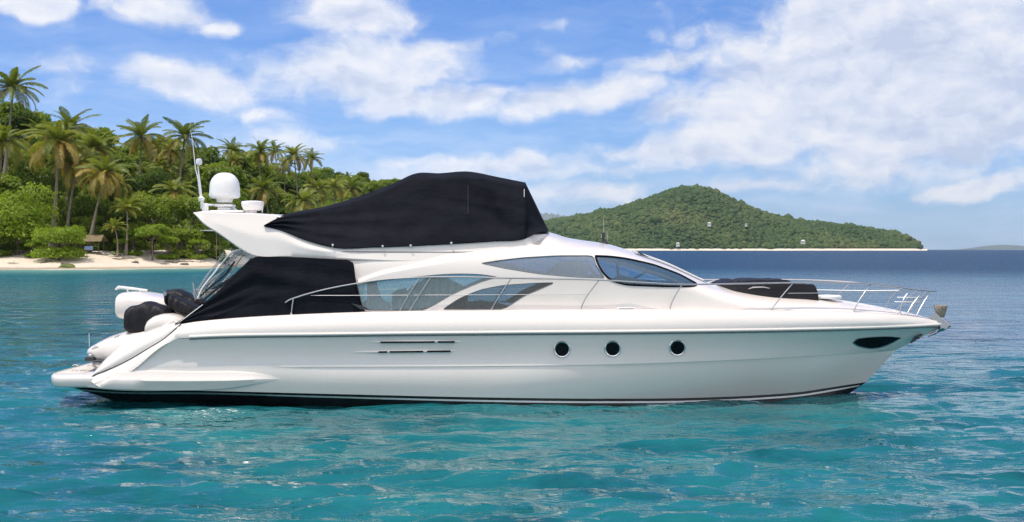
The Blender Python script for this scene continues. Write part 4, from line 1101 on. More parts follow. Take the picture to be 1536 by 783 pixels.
mb = MB(); mb.box(tuple(at(140, 536, -1.05)), (.16, .3, .17), .03); mb.tube([at(x, y, -1.2) for x, y in ((136, 533), (140, 541), (139, 548), (144, 551))], .03, 8); mb.box(tuple(at(147, 545, -1.1)), (.2, .2, .07), .02)
mb.tube([at(x, y, -1.3) for x, y in ((131, 549), (137, 546.5), (143, 549), (144, 552))], .014, 6)
build_each(mb, 'lid_hinge', M['steel'], gl_)
mb = MB(); mb.box(tuple(at(152, 541.5, -1.4)), (.32, .3, .05), .015); mb.box(tuple(at(140, 537, -1.0)), (.22, .6, .1), .015); build_each(mb, 'hinge_shadow_gap', M['dark_seat'], gl_)  # dark boxes standing in for the shade under the lid
mb = MB(); mb.tube([at(134, 520, -.3), at(133.6, 500, -.3)], .006, 6); mb.build('flag_staff', M['white_plastic'], gl_)
# rounded seat moulding by the quarter
G = []
for (px, pt, pb, hw) in ((220, 494, 500, .15), (221, 486, 502, .33), (225, 479, 502, .42), (233, 473.5, 502, .46), (244, 470.5, 500, .48), (256, 470.2, 498, .46), (266, 472.5, 496, .42), (276, 478, 494, .3), (282, 485, 492, .12)):
    row = []
    for j in range(24):
        a = 2 * math.pi * j / 24; z0, z1 = Zof(pt, -1.6), Zof(pb, -1.6); ca, sa = math.cos(a), math.sin(a)
        row.append((Xof(px, -1.6), -1.5 + hw * math.copysign(abs(ca) ** .7, ca), (z0 + z1) / 2 + (z0 - z1) / 2 * math.copysign(abs(sa) ** .7, sa)))
    G.append(row)
mb = MB(); mb.grid(np.array(G), close_v=True); mb.build('seat_moulding', W, yacht, angle=60)
mb = MB(); mb.tube([at(x, y, -1.95) for x, y in ((241, 491), (250, 486), (260, 481), (268, 484))], .018, 8); mb.tube([at(x, y, -2.0) for x, y in ((245, 489), (262, 488), (274, 484))], .018, 8)
build_each(mb, 'mooring_line', M['white_plastic'], yacht)

tender = empty('tender', (-9.0, .6, 1.55))
tag(tender, 'small white tender with black covered outboard and console stowed on the yacht stern', 'dinghy')
def rel(o): o.matrix_parent_inverse = Matrix.Translation(tender.location).inverted(); return o
G = []
for (px, pt, pb, hw) in ((177.6, 447, 472, .55), (178.2, 442.5, 476, .75), (180, 440, 478, .85), (184, 438.3, 479, .9), (200, 437.6, 482, .92), (220, 440, 484, .92), (240, 443.5, 486, .9), (262, 449, 486, .85), (285, 456, 484, .7)):
    row = []
    for j in range(28):
        a = 2 * math.pi * j / 28; z0, z1 = Zof(pt, .3), Zof(pb, .3); ca, sa = math.cos(a), math.sin(a)
        row.append((Xof(px, .3), .75 + hw * math.copysign(abs(ca) ** .6, ca), (z0 + z1) / 2 + (z0 - z1) / 2 * math.copysign(abs(sa) ** .55, sa)))
    G.append(row)
mb = MB(); mb.grid(np.array(G), close_v=True); mb.f.append(list(range(28))); mb.mi.append(0); mb.sm.append(True); rel(mb.build('tender_hull', W, tender, angle=60))
mb = MB(); mb.tube([at(x, y, .5) for x, y in ((173, 434.5), (178, 431), (184, 431.5), (200, 433), (221, 435.6)) ], [.02, .045, .04, .035, .025], 8); mb.tube([at(x, y, .5) for x, y in ((190, 432), (192, 438))], .02, 6); mb.tube([at(x, y, .5) for x, y in ((210, 434), (211, 439))], .02, 6)
rel(mb.build('tender_handrail', WP, tender))
def cloth(name, prof, Yc, material, parent, folds=.025, seed=1):
    """draped cover: (px, top py, bottom py, half width)"""
    a = np.array(prof, float); xs = np.linspace(a[0, 0], a[-1, 0], 46); ft_, fb_, fw_ = (smooth_interp(a[:, [0, i]]) for i in (1, 2, 3)); rs = random.Random(seed); G = []
    for i, px in enumerate(xs):
        row = []; z0, z1, hw = float(Zof(ft_(px), Yc - .35)), float(Zof(fb_(px), Yc - .35)), max(.03, float(fw_(px)))
        for j in range(40):
            an = 2 * math.pi * j / 40; ca, sa = math.cos(an), math.sin(an); w = 1 + .5 * folds / hw * math.sin(px * .42 + seed + 1.4 * math.sin(2 * an + px * .1)) * (abs(ca) ** .5) + .5 * folds / hw * math.sin(px * .19 - 3 * an) + .25 * folds / hw * math.sin(px * .9 + 5 * an)
            row.append((Xof(px, Yc - .35), Yc + hw * w * math.copysign(abs(ca) ** .55, ca), (z0 + z1) / 2 + (z0 - z1) / 2 * math.copysign(abs(sa) ** .5, sa)))
        G.append(row)
    mb = MB(); mb.grid(np.array(G), close_v=True); mb.f.append(list(range(40))); mb.f.append([45 * 40 + j for j in range(40)][::-1]); mb.mi += [0, 0]; mb.sm += [True] * 2
    return rel(mb.build(name, material, parent, angle=70))
oc = cloth('outboard_cover', [(184, 476, 494, .25), (186, 467, 497, .38), (190, 461.5, 499, .42), (200, 458.5, 502, .45), (208, 456, 505, .46), (214, 452.8, 506, .46), (222, 453.5, 504, .45), (230, 456.5, 502, .44), (240, 459.5, 500, .42), (250, 465, 498, .36), (256, 473, 492, .25)], -1.0, M['pvc_black'], tender, .03, 2)
mb = MB(); mb.tube([at(x, y, -1.49) for x, y in ((209, 461), (207, 475), (208, 490), (209, 502))], .014, 6); rel(mb.build('cover_seam', M['dark_line'], oc)).matrix_parent_inverse = Matrix.Translation(tender.location).inverted()
cloth('console_cover', [(242, 441, 446, .15), (245, 437, 455, .3), (252, 435, 462, .38), (262, 434, 467, .42), (272, 438, 471, .44), (284, 444, 474, .44), (296, 449, 474, .42), (306, 455, 470, .3), (312, 461, 466, .15)], -.25, M['pvc_black'], tender, .03, 5)
cloth('seat_cover', [(249, 448, 455, .15), (252, 444, 459, .3), (262, 446, 468, .36), (275, 452, 472, .36), (290, 459, 474, .34), (304, 466, 473, .25)], -.95, M['pvc_black'], tender, .02, 9)
mb = MB(); mb.lathe([(.02, -.03), (.05, -.03), (.055, 0), (.05, .02), (.02, .02)], tuple(at(247.5, 440.5, -.75)), 14, axis='y'); rel(mb.build('cover_ring', M['steel'], tender))

# ================================================================== VEGETATION
def leaf_mat(name, stops, old=None, transl=.45, rough=.5):
    """foliage: colour varies leaf by leaf ('rnd') and tree by tree; 'old' marks yellow / brown fronds"""
    m = bpy.data.materials.new(name); m.use_nodes = True; t = m.node_tree; b = t.nodes['Principled BSDF']
    a = N(t, 'ShaderNodeAttribute', attribute_name='rnd'); oi = N(t, 'ShaderNodeObjectInfo')
    f = mth(t, 'ADD', mth(t, 'MULTIPLY', a.outputs['Fac'], .6), mth(t, 'MULTIPLY', oi.outputs['Random'], .4))
    c = ramp(t, f, stops).outputs[0]
    if old:
        o = N(t, 'ShaderNodeAttribute', attribute_name='old'); c2 = ramp(t, a.outputs['Fac'], old).outputs[0]
        c = mixc(t, o.outputs['Fac'], c, c2)
    L(t, c, b.inputs['Base Color']); b.inputs['Roughness'].default_value = rough; b.inputs['Specular IOR Level'].default_value = .35
    tr = N(t, 'ShaderNodeBsdfTranslucent'); L(t, mixc(t, 1.0, c, (1.5, 1.5, .7), 'MULTIPLY'), tr.inputs[0])
    mx = N(t, 'ShaderNodeMixShader'); mx.inputs[0].default_value = transl
    L(t, b.outputs[0], mx.inputs[1]); L(t, tr.outputs[0], mx.inputs[2]); L(t, mx.outputs[0], t.nodes['Material Output'].inputs[0])
    return m
LF = dict(
    broad=leaf_mat('broadleaf_foliage', [(.1, (.078, .125, .012)), (.4, (.145, .215, .02)), (.7, (.21, .28, .03)), (.95, (.31, .33, .05))]),
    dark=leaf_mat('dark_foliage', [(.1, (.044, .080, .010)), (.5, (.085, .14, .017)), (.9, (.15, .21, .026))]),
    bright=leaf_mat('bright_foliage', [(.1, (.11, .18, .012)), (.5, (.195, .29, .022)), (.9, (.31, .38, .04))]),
    palm=leaf_mat('palm_fronds', [(.1, (.085, .13, .018)), (.5, (.175, .225, .036)), (.9, (.31, .32, .065))],
                  [(.1, (.28, .22, .05)), (.5, (.42, .34, .08)), (.9, (.30, .19, .07))], .4, .42),
    grass=leaf_mat('grass_blades', [(.1, (.09, .14, .02)), (.5, (.15, .21, .03)), (.9, (.24, .26, .06))]),
    bark=mat('bark', (.16, .125, .095), .9, var=(3, .4), bump=(8, .8, .05)),
    palm_bark=mat('palm_bark', (.24, .20, .155), .9, var=(2.2, .35), bump=(5, .9, .06)),
    coconut=mat('coconut_husk', (.20, .14, .05), .6, var=(6, .4)),
)
def crown_arrays(lobes, n, size, seed, flat=.75, fill=.25):
    """diamond leaf clumps over and through a set of lobes (cx, cy, cz, r)"""
    rs = np.random.default_rng(seed); lb = np.array(lobes, float); w = lb[:, 3] ** 2; w /= w.sum()
    k = rs.choice(len(lb), n, p=w); d = rs.normal(size=(n, 3)); d /= np.linalg.norm(d, axis=1)[:, None]
    d[:, 2] = np.where(d[:, 2] < -.35, -d[:, 2] * .6, d[:, 2]); d /= np.linalg.norm(d, axis=1)[:, None]
    bump = 1 + .16 * np.sin(d[:, 0] * 7 + k) * np.sin(d[:, 1] * 7 + 2 * k) + .10 * np.sin(d[:, 2] * 13 + d[:, 0] * 11 + k)
    rad = np.where(rs.random(n) < fill, rs.uniform(.45, .9, n), rs.normal(.97, .07, n)) * bump
    c = lb[k, :3] + d * (lb[k, 3] * rad)[:, None] * np.array([1, 1, flat])
    nrm = d + rs.normal(size=(n, 3)) * .55 + np.array([0, 0, .35]); nrm /= np.linalg.norm(nrm, axis=1)[:, None]
    a = np.cross(nrm, rs.normal(size=(n, 3))); a /= np.linalg.norm(a, axis=1)[:, None]; b = np.cross(nrm, a)
    s = size * rs.uniform(.55, 1.25, n)[:, None]
    V = np.stack([c + a * s, c + b * s * .55 + nrm * s * .12, c - a * s * .9 - np.array([0, 0, .25]) * s, c - b * s * .55 + nrm * s * .12], 1).reshape(-1, 3)
    rnd = np.clip(rs.normal(.5, .2, n) + .25 * (rs.random(len(lb))[k] - .5), 0, 1)
    return V, np.arange(4 * n).reshape(n, 4), np.repeat(rnd, 4)
def limb_mesh(name, base_r, h, lobes, seed, lean=(0, 0)):
    mb = MB(); rs = random.Random(seed); top = np.array([lean[0], lean[1], h])
    tr = [np.array([0, 0, -.6]), np.array([.1 * rs.uniform(-1, 1), .1, h * .35]) + top * np.array([.3, .3, 0]), top * np.array([.7, .7, .75]), top]
    mb.tube(tr, [base_r * 1.5, base_r, base_r * .75, base_r * .5], 9)
    for l in lobes:
        e = np.array(l[:3], float); st = top * np.array([.8, .8, rs.uniform(.6, .95)]); m = (st + e) / 2 + np.array([0, 0, -.12 * np.linalg.norm(e - st)])
        mb.tube([st, m, e], [base_r * .42, base_r * .28, base_r * .1], 6)
    return mb.mesh(name, None)
def make_lobes(rx, rz, cz, n, seed):
    rs = random.Random(seed); out = [(0, 0, cz, rx * .62)]
    for i in range(n):
        a = i / n * 6.283 + rs.uniform(-.4, .4); q = rs.uniform(.45, .75); h = rs.uniform(-.45, .75)
        out.append((rx * q * math.cos(a), rx * q * math.sin(a), cz + rz * h * (1 - .5 * q), rx * rs.uniform(.28, .46)))
    return out
def tree_proto(name, kind, rx, rz, h, nl, n, size, seed, base_r):
    lobes = make_lobes(rx, rz, h, nl, seed)
    V, q, rnd = crown_arrays(lobes, n, size, seed, flat=rz / rx if rz < rx else .9)
    cm = fast_mesh(name + '_crown', V, q, attrs={'rnd': rnd}); cm.materials.append(LF[kind])
    tm = limb_mesh(name + '_trunk', base_r, h * .8, lobes[1:], seed); tm.materials.append(LF['bark'])
    return cm, tm
def place_tree(name, proto, loc, scale, rz, label, cat='tree', group=None):
    o = empty(name, loc, rz); o.scale = scale if isinstance(scale, tuple) else (scale,) * 3; tag(o, label, cat, group)
    for nm_, me_ in (('crown', proto[0]), ('trunk', proto[1])):
        c = bpy.data.objects.new(nm_, me_); COL.objects.link(c); c.parent = o
    return o
# --- hillside trees: a few kinds, copied over the slope
PROT = [tree_proto('hill_tree_%d' % i, kd, 4.4, rz, h, nl, 2600, .46, 40 + i, .28) for i, (kd, rz, h, nl) in enumerate((('broad', 3.4, 6.2, 9), ('dark', 3.8, 6.8, 10), ('bright', 3.0, 5.4, 9), ('broad', 4.2, 7.4, 11), ('dark', 3.0, 5.8, 8), ('broad', 3.2, 5.6, 10)))]
rs = np.random.default_rng(21)
HILL_LABEL = ['leafy green broadleaf tree among its neighbours on the forested hillside', 'dark green dense tree among its neighbours on the forested hillside', 'bright green rounded tree among its neighbours on the forested hillside']
spots = []; tries = 0
while len(spots) < 285 and tries < 60000:
    tries += 1
    px = rs.uniform(-70, 770) if rs.random() < .8 else rs.uniform(480, 700); s = 37 + (float(ridge_s(px)) * 1.12 - 37) * rs.random() ** .85
    X, Y = land_pt(px, s); d = Y - CY
    sc = rs.uniform(.75, 1.3) * (1.0 if d < 420 else 1.15)
    if px < 420 and s < 60: sc *= .8
    mind = 3.5 + 2.2 * sc
    if any((X - a) ** 2 + (Y - b) ** 2 < mind ** 2 for a, b, *_ in spots): continue
    spots.append((float(X), float(Y), land_z(px, s), sc, px, s))
ki = {0: 0, 3: 0, 5: 0, 1: 1, 4: 1, 2: 2}
for (X, Y, z, sc, px, s) in spots:
    i = int(rs.choice(6, p=[.24, .16, .10, .20, .10, .20])); 
    place_tree('broadleaf_tree', PROT[i], (X, Y, z - .8), (sc, sc, sc * rs.uniform(.85, 1.15)), rs.uniform(0, 6.28), HILL_LABEL[ki[i]], 'tree', 'broadleaf trees on the left hillside')
# --- undergrowth between them: one uncountable mass
n = 90000
px = rs.uniform(-90, 800, n); u = rs.random(n); s = 35 + (ridge_s(px) * 1.25 - 35) * u ** .9
X, Y = land_pt(px, s); z = land_height(px, s)
c = np.stack([X, Y, z], 1); hgt = rs.random(n) ** 1.5 * np.where(s < 44, 1.2, 3.0); c[:, 2] += hgt
nr = rs.normal(size=(n, 3)) * .7 + np.array([0, -.3, .8]); nr /= np.linalg.norm(nr, axis=1)[:, None]
a = np.cross(nr, rs.normal(size=(n, 3))); a /= np.linalg.norm(a, axis=1)[:, None]; b = np.cross(nr, a); sz = rs.uniform(.28, .75, n)[:, None] * np.where((Y - CY) > 420, 1.5, 1.0)[:, None]
V = np.stack([c + a * sz, c + b * sz * .5, c - a * sz, c - b * sz * .5], 1).reshape(-1, 3)
und = link('undergrowth', fast_mesh('undergrowth', V, np.arange(4 * n).reshape(n, 4), attrs={'rnd': np.repeat(np.clip(rs.normal(.45, .22, n), 0, 1), 4)}), LF['broad'])
tag(und, 'dense green undergrowth covering the hillside between the trees', 'undergrowth', kind='stuff')
# --- grass verge behind the sand
n = 14000; px = rs.uniform(-90, 420, n); s = rs.normal(36.2, 1.5, n); X, Y = land_pt(px, s); z = land_height(px, s)
hh = rs.uniform(.2, .75, n); th = rs.uniform(0, 6.28, n); wv = np.stack([np.cos(th), np.sin(th), 0 * th], 1) * .16; c = np.stack([X, Y, z - .05], 1); tip = c + np.stack([rs.normal(0, .15, n), rs.normal(0, .15, n), hh], 1)
V = np.stack([c - wv, c + wv, tip], 1).reshape(-1, 3)
gr = link('grass', fast_mesh('grass', V, None, np.arange(3 * n).reshape(n, 3), attrs={'rnd': np.repeat(rs.random(n), 3)}), LF['grass']); tag(gr, 'strip of short bright grass along the top of the sand', 'grass', kind='stuff')

# --- palms
def palm_crown(name, Lf, nf, seed, old_frac=.25, droop=1.0, young=False):
    rs = np.random.default_rng(seed); VV, TT, RN, OL = [], [], [], []; o = 0
    for i in range(nf):
        q = i / nf; az = i * 2.399 + rs.uniform(-.25, .25)
        e0 = (1.35 - 1.75 * q + rs.uniform(-.12, .12)) if not young else (1.4 - 1.1 * q)
        length = Lf * rs.uniform(.82, 1.08) * (.82 if q < .15 else 1); dr = (.85 + .65 * q + rs.uniform(-.25, .3)) * droop
        old = 1.0 if (q > 1 - old_frac and rs.random() < .75) else (.35 * rs.random() if q > .5 else 0)
        ns = 26; t = np.linspace(0, 1, ns); el = e0 - dr * t ** 1.25
        ds = length / (ns - 1); rx = np.concatenate([[0], np.cumsum(np.cos(el[:-1]) * ds)]); rz = np.concatenate([[0], np.cumsum(np.sin(el[:-1]) * ds)])
        tw = rs.uniform(-.35, .35); ca, sa = math.cos(az), math.sin(az)
        side = np.array([-sa, ca, 0.]); bend = rs.uniform(-.35, .35) * t ** 2 * length * .3
        P = np.stack([rx * ca, rx * sa, rz], 1) + bend[:, None] * side
        T = np.gradient(P, axis=0); T /= np.linalg.norm(T, axis=1)[:, None]
        U = np.cross(side[None], T); U /= np.linalg.norm(U, axis=1)[:, None]; U *= np.where(U[:, 2:3] < 0, -1, 1)
        rn = np.clip(rs.normal(.5, .18), 0, 1)
        # midrib
        w = (.05 * (1 - t) + .010)[:, None]
        rb = np.stack([P - side * w, P + U * w, P + side * w], 1).reshape(-1, 3); VV.append(rb)
        tri = []
        for k in range(ns - 1):
            for m_ in range(2): a = o + k * 3 + m_; tri += [[a, a + 1, a + 4], [a, a + 4, a + 3]]
        RN.append(np.full(len(rb), min(1, rn + .3))); OL.append(np.full(len(rb), max(old, .45))); o += len(rb)
        # leaflets
        nl = 58
        for sgn in (-1, 1):
            tl = np.linspace(.10, .995, nl) + rs.uniform(-.008, .008, nl); tl = np.clip(tl, 0, 1); ix = tl * (ns - 1); i0 = np.minimum(ix.astype(int), ns - 2); fr = (ix - i0)[:, None]
            B = P[i0] * (1 - fr) + P[i0 + 1] * fr; Tt = T[i0]; Ut = U[i0]
            ll = (length * .21 * np.sin(np.pi * (tl * .86 + .12)) ** .6 * rs.uniform(.8, 1.1, nl))[:, None]
            fwd = .55; dn = (.25 + .75 * tl + rs.uniform(-.15, .2, nl))[:, None] * (1.0 + .7 * q)
            D = side * sgn * (1.0 if True else 1) + Tt * fwd + Ut * (.30 - tw * sgn); D /= np.linalg.norm(D, axis=1)[:, None]
            Mi = B + D * ll * .5 + np.array([0, 0, -1]) * ll * .12 * dn; E = B + D * ll * .86 + np.array([0, 0, -1]) * ll * .52 * dn
            hw = Tt * .046 * (Lf / 4.5)
            v = np.stack([B - hw * .6, B + hw * .6, Mi + hw, Mi - hw, E], 1).reshape(-1, 3); VV.append(v)
            for k in range(nl): a = o + k * 5; tri += [[a, a + 1, a + 2], [a, a + 2, a + 3], [a + 3, a + 2, a + 4]]
            RN.append(np.clip(np.repeat(rn + rs.normal(0, .12, nl), 5), 0, 1)); OL.append(np.full(len(v), old)); o += len(v)
        TT += tri
    me = fast_mesh(name, np.concatenate(VV), None, TT, attrs={'rnd': np.concatenate(RN), 'old': np.concatenate(OL)}); me.materials.append(LF['palm']); return me
PC = [palm_crown('palm_crown_%d' % i, 4.6, nf, 60 + i, of, dr) for i, (nf, of, dr) in enumerate(((26, .15, 1.0), (30, .42, 1.22), (24, .30, 1.05), (28, .25, 1.12)))]
PC.append(palm_crown('palm_crown_young', 4.0, 18, 77, .1, 1.15, True)); PC.append(palm_crown('palm_crown_brown', 4.6, 28, 81, .62, 1.45))
def palm(px, py, rpx, d, base_px, label, proto=0, base_py=None, nuts=True, group='coconut palms along the shore and hill'):
    s = d - float(coast_d(px)); Y = d + CY; top = at(px, py, Y); s_b = d - float(coast_d(base_px)); bx = Xof(base_px, Y); bz = land_z(base_px, s_b) - .5
    r = rpx / F * d; sc = r / 4.0
    o = empty('coconut_palm', (bx, Y, bz)); tag(o, label, 'palm tree', group)
    h = top[2] - bz; mb = MB(); rs = random.Random(int(px * 7 + py)); bend = (top[0] - bx)
    pts, rad = [], []
    for k in range(15):
        t = k / 14; pts.append((bend * (t ** 1.7) + .25 * math.sin(t * 3.1) * rs.uniform(.6, 1.2), .3 * math.sin(t * 2.5), h * t)); rad.append((.30 * (1 - t) ** 3 + .17 - .05 * t) * (1 + .04 * (k % 2)) * max(.75, sc))
    pts[-1] = (bend, 0, h)
    mb.tube(pts, rad, 8); tk = link('trunk', mb.mesh('trunk', None), LF['palm_bark'], o)
    c = bpy.data.objects.new('crown', PC[proto]); COL.objects.link(c); c.parent = o; c.location = (bend, 0, h - .1); c.scale = (sc,) * 3; c.rotation_euler = (rs.uniform(-.1, .1), rs.uniform(-.1, .1), rs.uniform(0, 6.28))
    if nuts:
        mb = MB()
        for k in range(9):
            a = k * .7 + rs.random(); mb.lathe([(0, -.2), (.12, -.14), (.16, 0), (.12, .13), (0, .2)], (bend + .32 * math.cos(a) * sc, .32 * math.sin(a) * sc, h - .35 + .2 * rs.random()), 8)
        link('coconuts', mb.mesh('coconuts', None), LF['coconut'], o)
    return o
palm(20, 132, 47, 300, 4, 'tall palm at the far left rising clear against the sky above the hill', 0)
palm(88, 214, 56, 262, 78, 'large palm with golden drooping fronds above the beach bushes', 1)
palm(107, 192, 44, 292, 100, 'palm standing close behind the large golden palm', 0)
palm(146, 222, 46, 280, 152, 'palm right of the golden palm with arching olive fronds', 3)
palm(158, 262, 44, 256, 133, 'shaggy palm with hanging brown fronds and trunk leaning down to the sand', 5)
palm(114, 250, 40, 266, 98, 'brown fronded palm below the golden palm with a leaning pale trunk', 5)
palm(52, 236, 40, 285, 46, 'palm half hidden behind the left side of the golden palm', 2)
palm(4, 214, 48, 268, -10, 'palm at the left edge of the photo just above the bright green tree', 3)
palm(212, 205, 40, 300, 204, 'straight slender palm between the golden palms and the yacht antennas', 2)
palm(240, 222, 30, 335, 240, 'smaller palm behind and right of the straight slender palm', 3)
palm(277, 205, 40, 302, 262, 'dark topped palm with curved trunk directly behind the yacht antennas', 0)
palm(256, 226, 32, 318, 250, 'palm low behind the curved trunk palm near the antennas', 1)
palm(347, 226, 26, 420, 345, 'small distant palm on the skyline just right of the white radar dome', 0)
palm(391, 228, 28, 418, 387, 'distant skyline palm with golden lower fronds, second from the radar dome', 2)
palm(413, 226, 21, 440, 414, 'smaller dark palm tucked between two skyline palms', 0)
palm(441, 234, 28, 418, 447, 'skyline palm with yellow hanging fronds above the low part of the canvas cover', 1)
palm(467, 238, 21, 430, 463, 'rightmost small palm on the skyline of the left hill', 0)
palm(428, 248, 22, 425, 424, 'dull olive palm below the skyline between the yellow fronded pair', 3)
palm(396, 284, 34, 350, 404, 'palm on the slope right above the small radar scanner', 2)
palm(452, 302, 32, 345, 455, 'low palm on the slope with star shaped fronds just above the canvas cover edge', 3)
palm(476, 283, 27, 372, 479, 'pale slope palm with a visible brown stem next to the star shaped palm', 0)
palm(501, 280, 23, 410, 502, 'small pale palm on the slope near the end of the palm row', 3)
palm(528, 282, 24, 425, 527, 'last palm of the slope before the plain forest, close to the canvas cover', 2)
palm(262, 288, 34, 268, 268, 'yellow fronded palm low down beside the left tip of the flybridge', 1, nuts=False)
palm(190, 316, 33, 254, 188, 'young short palm with upright fresh green fronds behind the beach', 4, nuts=False)
palm(172, 342, 24, 251, 175, 'tiny feathery palm in front of the young short palm', 4, nuts=False)

# --- front row of trees and bushes, each its own
def front_tree(name, label, px, py, rx_px, rz_px, d, kind, seed, trunk_px=None, n=3800, size=.42, cat='tree', nl=12):
    Y = d + CY; c = at(px, py, Y); rx, rz = rx_px / F * d, rz_px / F * d; s = d - float(coast_d(px)); z0 = land_z(px, s) - .15
    lobes = make_lobes(rx, rz, c[2] - z0, nl, seed)
    if cat == 'bush' or 'umbrella' not in label:
        for k in range(8): a = k * .785; lobes.append((rx * .55 * math.cos(a), rx * .55 * math.sin(a), min(rx * .22, (c[2] - z0) * .5) if cat == 'bush' else (c[2] - z0) * .5, rx * .42))
    V, q, rnd = crown_arrays(lobes, int(n * 1.9), size * .74, seed, flat=min(1.0, rz / rx * 1.15))
    V[:, 2] = np.maximum(V[:, 2], .05)
    cm = fast_mesh(name, V, q, attrs={'rnd': rnd}); tm = limb_mesh('trunk', max(.12, rx * .045), (c[2] - z0) * .85, lobes[1:], seed)
    o = empty(name, (c[0], Y, z0)); tag(o, label, cat); link('crown', cm, LF[kind], o); link('trunk', tm, LF['bark'], o); return o
front_tree('broadleaf_tree', 'large bright green spreading tree at the left edge of the beach', 26, 318, 58, 42, 250, 'bright', 101, n=5200)
front_tree('beach_bush', 'round olive green bush standing on the sand near the water', 88, 357, 41, 23, 242, 'bright', 102, n=3600, size=.36, cat='bush')
front_tree('broadleaf_tree', 'big dense round green tree behind the beach left of the flybridge', 228, 318, 42, 32, 262, 'broad', 103, n=4800)
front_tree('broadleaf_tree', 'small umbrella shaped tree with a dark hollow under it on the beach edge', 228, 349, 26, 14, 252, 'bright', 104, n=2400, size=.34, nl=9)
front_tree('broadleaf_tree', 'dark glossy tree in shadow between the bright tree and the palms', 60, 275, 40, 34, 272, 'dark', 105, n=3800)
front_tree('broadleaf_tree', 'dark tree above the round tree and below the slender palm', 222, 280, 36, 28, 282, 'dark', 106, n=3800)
front_tree('broadleaf_tree', 'green tree close behind the antennas at the tip of the flybridge', 290, 318, 34, 30, 264, 'broad', 107, n=3600)
front_tree('beach_bush', 'low leafy bush at the back of the sand under the flybridge tip', 276, 356, 26, 16, 260, 'broad', 108, n=2200, size=.34, cat='bush', nl=9)
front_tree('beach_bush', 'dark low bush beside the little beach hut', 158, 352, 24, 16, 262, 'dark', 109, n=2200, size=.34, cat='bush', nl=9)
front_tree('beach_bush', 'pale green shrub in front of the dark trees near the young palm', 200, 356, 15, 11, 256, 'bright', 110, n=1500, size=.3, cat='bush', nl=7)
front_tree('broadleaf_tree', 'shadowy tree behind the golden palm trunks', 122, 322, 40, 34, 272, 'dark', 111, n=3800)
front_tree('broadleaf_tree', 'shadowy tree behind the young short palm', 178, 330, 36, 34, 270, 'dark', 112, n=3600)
front_tree('beach_bush', 'green bush on the sand seen behind the cockpit curtain', 318, 358, 22, 15, 266, 'broad', 113, n=2000, size=.34, cat='bush', nl=8)
front_tree('broadleaf_tree', 'rounded tree directly behind the white radar dome', 342, 312, 34, 30, 300, 'broad', 114, n=3600)
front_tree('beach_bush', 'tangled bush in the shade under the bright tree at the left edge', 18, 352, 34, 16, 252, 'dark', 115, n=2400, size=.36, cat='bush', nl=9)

for (px, py, rx, rz, d, kd, sd_, lb) in ((112, 362, 14, 9, 248, 'bright', 120, 'fresh green shrub touching the right side of the round beach bush'), (252, 362, 18, 10, 256, 'bright', 121, 'light green shrub right of the small umbrella shaped tree'),
        (296, 364, 16, 9, 259, 'bright', 122, 'low light green shrub under the flat topped shelter'), (333, 366, 16, 9, 266, 'bright', 123, 'low shrub at the far right end of the visible beach'), (52, 366, 16, 8, 246, 'bright', 124, 'small shrub spilling onto the sand left of the round beach bush'),
        (182, 364, 13, 8, 255, 'bright', 125, 'little shrub at the foot of the young short palm'), (-4, 362, 22, 11, 247, 'broad', 126, 'green shrub at the very left edge of the sand')):
    front_tree('beach_bush', lb, px, py, rx, rz, d, kd, sd_, n=1300, size=.3, cat='bush', nl=7)
rp = random.Random(8)
for k in range(18):   # more palms standing among the hillside trees
    px = rp.uniform(30, 330) if k < 8 else rp.uniform(310, 570); sfr = rp.uniform(.25, .85); d = float(coast_d(px)) + float(ridge_s(px)) * sfr; s = d - float(coast_d(px))
    top = HZ - (land_z(px, s) + rp.uniform(9, 13) - CH) * F / d
    palm(px, top, 4.2 / d * F * rp.uniform(.85, 1.1), d, px + rp.uniform(-4, 4), 'green palm half sunk among the broadleaf trees of the left hillside', rp.choice([0, 2, 3, 3]), nuts=False, group='palms sunk among the hillside trees')
# --- beach bits
def at_land(px, d, up=0.0): s = d - float(coast_d(px)); return np.array((Xof(px, d + CY), d + CY, land_z(px, s) + up))
hut = empty('beach_hut', tuple(at_land(135, 254))); tag(hut, 'little open beach hut with a palm thatch roof beside the round bush', 'hut')
for (x, y) in ((-2.2, -1.5), (2.2, -1.5), (-2.2, 1.5), (2.2, 1.5)):
    mb = MB(); mb.tube([(x, y, -.5), (x, y, 2.5)], .09, 7); mb.build('post', LF['bark'], hut)
mb = MB(); rsx = random.Random(4)
for k in range(10):
    a = k / 10; mb.add([(-3.0 + .2 * a, -2.4 + 2.4 * a, 2.3 + 1.3 * a), (3.0 - .2 * a, -2.4 + 2.4 * a, 2.3 + 1.3 * a), (2.8 - .2 * a, -2.1 + 2.4 * a, 2.52 + 1.3 * a), (-2.8 + .2 * a, -2.1 + 2.4 * a, 2.52 + 1.3 * a)], [[0, 1, 2, 3]], smooth=False)
    mb.add([(-3.0 + .2 * a, 2.4 - 2.4 * a, 2.3 + 1.3 * a), (3.0 - .2 * a, 2.4 - 2.4 * a, 2.3 + 1.3 * a), (2.8 - .2 * a, 2.1 - 2.4 * a, 2.52 + 1.3 * a), (-2.8 + .2 * a, 2.1 - 2.4 * a, 2.52 + 1.3 * a)], [[3, 2, 1, 0]], smooth=False)
mb.build('thatch_roof', mat('palm_thatch', (.20, .16, .09), .95, var=(4, .3), bump=(12, .8, .05)), hut)
mb = MB(); mb.box((.3, -1.7, 1.0), (1.7, .08, .75), .02); mb.build('blue_banner', mat('blue_sheet', (.25, .38, .62), .6), hut)
mb = MB(); mb.box((0, 0, .45), (3.6, 2.2, .14), .02); mb.build('bench', LF['bark'], hut)
shel = empty('beach_shelter', tuple(at_land(306, 262))); tag(shel, 'pale flat topped shelter on thin posts at the back of the sand', 'shelter')
zr = float(Zof(346, 262 + CY)) - shel.location.z
